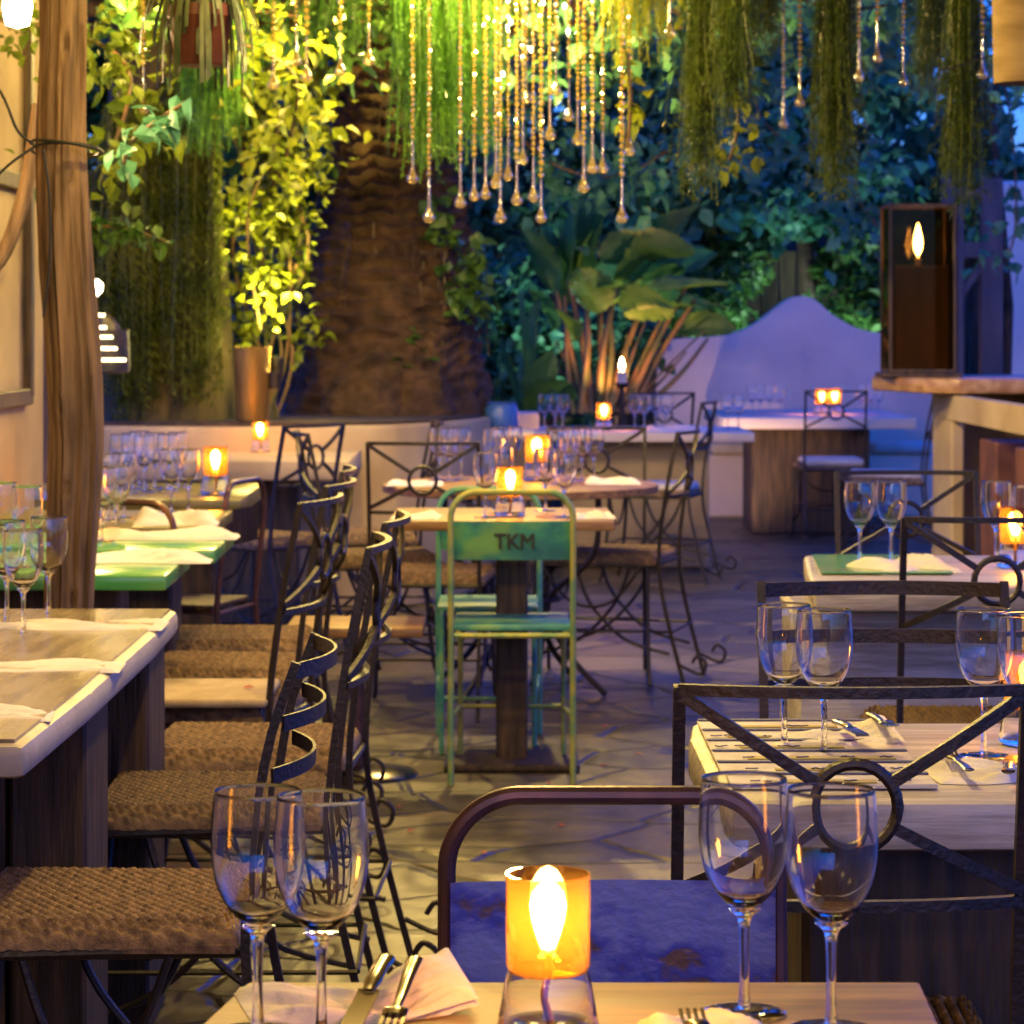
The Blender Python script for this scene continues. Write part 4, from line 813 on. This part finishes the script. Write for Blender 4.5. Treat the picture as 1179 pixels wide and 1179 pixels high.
for i, (px, py, Y) in enumerate(SP):
    t = strand(px, py, Y, ZP)
    reg = ('at the far left beside the flower pot' if px < 200 else 'left of the ferns above the palm' if px < 440 else 'among the bright green ferns' if px < 520 else 'in the dense golden middle cluster' if px < 700 else 'beside the yellow grass tuft right of the cluster' if px < 800 else 'among the moss at the upper right')
    t['label'] = f'bead strand ending in a clear drop, {reg}'
fern = lambda label, px, Y, pyb, rx, n, m, nm='hanging_fern', w=.006, lf=.016: tag(hang(nm, PX(px,Y), Y, ZP-.05, H-(pyb-YH)*Y/F, rx, .07, n, m, None, w, lf), label, 'hanging plant', 'plants hanging from the pergola')
fern('bright green hanging fern left in the bead curtain', 492, 8.55, 215, .085, 330, LF_FERN); fern('bright green hanging fern in the middle of the bead curtain', 535, 8.7, 195, .075, 300, LF_FERN)
fern('short yellow-green grassy tuft at the top right of the beads', 733, 8.3, 85, .09, 170, LF_LIME, w=.007); fern('short green fern at the left end of the beads', 395, 8.9, 60, .06, 90, LF_FERN)
for lab, px, Y, pb, rx, n in (('brown-green moss hanging tapering to a point, leftmost of the moss', 806, 9.2, 240, .045, 170), ('olive moss clump hanging right of the tapering moss', 842, 9.0, 150, .06, 200), ('short olive moss clump at the top above the bench', 878, 9.3, 70, .06, 150), ('long brown moss column above the bell-shaped bench', 962, 9.2, 245, .055, 260), ('wide brown moss column above the bar lantern', 1112, 8.9, 265, .05, 230), ('thin olive moss high at the right', 1075, 9.5, 130, .04, 130)):
    fern(lab, px, Y, pb, rx*.62, int(n*1.35), LF_MOSS, 'hanging_moss', .004, .022)
fern('green fern curtain hanging before the lit shrub', 243, 10.6, 190, .12, 260, LF_FERN, w=.008)
# flower pot with spider plant
fp = thing('hanging_pot', 'terracotta hanging pot with a striped spider plant at the top left', 'hanging pot', P(230,76,6.0))
MB().lathe([(0,0),(.052,0),(.057,.006),(.068,.10),(.073,.105),(.073,.13),(.066,.13),(.062,.10),(0,.09)], 26).build('pot', TERRA, fp, smooth=40)
b = MB()
for k in range(90):
    a = rng.uniform(0, 6.28); L = rng.uniform(.06,.12); dr = rng.uniform(.0,.17); c, s = math.cos(a), math.sin(a); q = [Vector((.02*c,.02*s,.12)), Vector((.05*c,.05*s,.19)), Vector((L*.8*c,L*.8*s,.17)), Vector((L*1.05*c,L*1.05*s,.13-dr*.5)), Vector((L*1.1*c,L*1.1*s,.12-dr))]
    b.bar(smoothpts(q, 5), random.uniform(.005,.010), .0012, (-s, c, 0))
b.build('leaves', VARIEG, fp)
b = MB()
for k in range(3): a = k*2.1; b.tube([(.07*math.cos(a),.07*math.sin(a),.12),(0,0,.45)], .0015, 5)
b.tube([(0,0,.45),(0,0,ZP-fp.location.z)], .0015, 5); b.build('hanger', IRON, fp)
# creepers overhead on the left and right
def creeper(label, path, n, size, m, spread=.10, group='creepers on the pergola'):
    t = thing('creeper', label, 'creeper', path[0], 0, group); o = Vector(path[0]); pts = smoothpts([Vector(p)-o for p in path], 10); MB().tube(pts, .006, 6).build('vine', STALK, t)
    C = np.array([pts[rng.integers(0, len(pts))] for _ in range(n)])+rng.normal(0, spread, (n,3))*np.array([1,1,.8]); leaves('leaf_mass', C, size, m, t, aspect=.7, droop=.5); return t
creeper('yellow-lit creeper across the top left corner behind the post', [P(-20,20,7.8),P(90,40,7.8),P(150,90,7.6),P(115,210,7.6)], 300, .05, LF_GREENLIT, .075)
creeper('teal-leaved sprig hanging right of the post', [P(215,118,6.6),P(180,140,6.6),P(150,165,6.6),P(142,190,6.6)], 34, .06, LF_TEAL, .025)
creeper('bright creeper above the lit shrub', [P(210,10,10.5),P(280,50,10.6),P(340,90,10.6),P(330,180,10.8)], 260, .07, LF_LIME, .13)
creeper('feathery green branch right of the post, below the sprig', [P(100,262,8.5),P(140,262,8.5),P(190,278,8.5)], 70, .05, LF_GREEN, .025)
creeper('yellow-lit creeper left of the moss at the upper right', [P(760,0,9.6),P(830,60,9.6),P(850,130,9.6),P(840,185,9.6)], 120, .05, LF_LIME, .05)
creeper('dark green creeper along the pergola above the palm', [P(330,-10,9.5),P(420,10,9.5),P(520,0,9.5),P(620,-20,9.5)], 200, .07, LF_GREEN, .10)
creeper('teal creeper with broad leaves at the top above the bench', [P(900,-10,10.3),P(960,10,10.3),P(1030,5,10.3),P(1100,-10,10.3)], 140, .085, LF_TEAL, .07)
creeper('bright trailing leaves beside the last bead strands', [P(722,60,8.05),P(726,120,8.05),P(722,170,8.05)], 12, .06, LF_LIME, .02)
creeper('leafy vine roofing the pergola over the palm', [P(100,-20,11.4),P(280,10,11.5),P(420,25,11.5),P(560,10,11.6)], 620, .085, LF_GREEN, .17)
creeper('leafy vine roofing the pergola behind the bead cluster', [P(560,10,11.8),P(680,40,11.8),P(800,30,11.9),P(900,10,11.9)], 560, .09, LF_DEEP, .18)
creeper('leafy vine roofing the pergola towards the bar', [P(880,10,12.2),P(990,50,12.3),P(1090,20,12.3),P(1200,40,12.4)], 460, .09, LF_TEAL, .17)
creeper('trailing teal vine hanging above the bar lantern', [P(1150,60,13.9),P(1165,150,13.9),P(1170,250,13.9),P(1160,300,13.9)], 130, .075, LF_TEAL, .09)
creeper('trailing teal vine in front of the dark trees, above the bench', [P(860,60,14.5),P(880,140,14.5),P(960,200,14.5),P(1010,260,14.5)], 330, .085, LF_TEAL, .16)
creeper('trailing deep green vine behind the golden bead cluster', [P(560,120,13.5),P(640,190,13.5),P(720,200,13.5),P(800,150,13.5)], 330, .085, LF_TEAL, .16)
creeper('yellow-green climber spreading up between old trunk and palm', [P(300,380,13.2),P(285,250,13.2),P(320,150,13.2),P(300,40,13.2)], 230, .06, LF_LIME, .13)
# woven shade at the right corner
ws = thing('woven_lampshade', 'large beige drum lampshade cut by the top right corner', 'lampshade', P(1182,96,7.5)); MB().lathe([(.085,0),(.088,0),(.094,.3),(.091,.3)], 30, close=True).build('shade', M('beige_shade', (.30,.21,.11), (.20,.13,.06), scale=4, stretch=(1,1,4), rough=.8), ws)
MB().lathe([(0,.03),(.05,.02),(.084,.012),(.084,.002),(0,.006)], 24).build('underside', DARKWOOD, ws); MB().tube([(0,0,.02),(0,0,ZP-ws.location.z)], .004, 6).build('cord', BLACKINK, ws)
cb = MB(); cb.tube(smoothpts([P(1080,82,8.0),P(1130,68,8.0),P(1190,45,8.0)], 5), .003, 6); tag(cb.build('overhead_cable', BLACKINK), 'thin black overhead cable at the upper right', 'cable')
# fairy lights and added festoon bulbs
SL = [(650,10,8.25),(654,39,8.3),(625,6,8.6),(588,28,8.5),(579,88,8.6),(533,30,8.8),(528,95,8.75),(612,60,8.7)]
for i, (px, py, Y) in enumerate(SL):
    t = thing('fairy_light', 'tiny warm fairy light sparkling among the hanging beads', 'fairy light', P(px,py,Y), 0, 'fairy lights in the bead curtain'); MB().lathe([(0,0),(.0035,.002),(.005,.008),(.003,.014),(0,.015)], 8).build('bulb', emit('fairy_bulb', (1,.82,.4), 90) if i == 0 else bpy.data.materials['fairy_bulb'], t); MB().tube([(0,0,.014),(0,0,ZP-t.location.z)], .0008, 4).build('wire', BLACKINK, t)
bulb0 = None
for i, (x, y, z, w) in enumerate(((.0,8.35,2.48,42),(.22,8.5,2.52,36),(-.35,8.4,2.55,34),(-1.0,7.3,2.50,56),(-.62,4.7,2.60,26),(-.05,5.6,2.62,84),(-.08,4.0,2.50,80),(.8,7.4,2.60,8),(-.7,10.5,2.66,150),(.0,11.2,2.72,210),(-1.45,11.3,2.72,75),(-.5,1.6,2.35,15),(.45,1.4,2.4,7),(-1.3,.2,2.2,10),(1.3,.3,2.2,8),(-.4,-.9,2.1,8),(.6,-1.2,2.1,8),(.05,-2.4,2.2,8),(-.95,.9,1.75,4),(-1.5,1.6,1.95,5),(1.1,.8,1.8,4),(1.6,1.5,2.0,4),(-.5,-.6,1.7,4),(.5,-.5,1.75,4),(-1.2,-1.2,1.9,4),(1.3,-1.1,1.9,4),(0,-1.6,1.65,4),(-2.0,.4,1.8,4))):
    lab = 'unseen round festoon bulb added under the pergola for warm light and glints'  # out-of-view bulbs added to warm the yard and glint in the glasses
    t = thing('added_festoon_bulb', lab, 'bulb', (x,y,z), 0, 'added festoon bulbs under the pergola'); MB().lathe([(0,-.03),(.025,-.022),(.04,.0),(.042,.015),(.034,.035),(.016,.052),(0,.055)], 18).build('bulb', BULBM, t, smooth=80)
    MB().lathe([(0,.052),(.014,.052),(.014,.085),(0,.09)], 12).build('socket', BLACKINK, t); MB().tube([(0,0,.085),(0,0,max(.2,ZP-z))], .003, 6).build('cord', BLACKINK, t); point('added_bulb_glow', (0,0,-.09), w, WARM, .04, t)

# fallen bougainvillea petals
PETAL = leafmat('petal', (.42,.04,.06), (.55,.14,.08), .3)
pv = [(0,0,.001),(.014,-.010,.006),(.030,0,.003),(.014,.010,.006),(.015,0,.0015)]
for i, (px, py) in enumerate(((548,936),(632,905),(702,838),(456,930),(690,884),(560,985),(612,872),(640,952),(470,960),(740,870),(120,1008),(735,915))):
    Y = F*H/(py-YH); o = pyd('fallen_petal', pv, [(0,1,4),(1,2,4),(2,3,4),(3,0,4)], PETAL); o.location = (PX(px,Y), Y, .004); o.rotation_euler.z = i*1.7; tag(o, 'small red petal fallen on the stone paving', 'petal', 'petals on the paving')
o = pyd('fallen_petal', pv, [(0,1,4),(1,2,4),(2,3,4),(3,0,4)], PETAL); o.location = (-.60, 6.18, .51); tag(o, 'red petal lying on the pale cushion of the left row', 'petal')
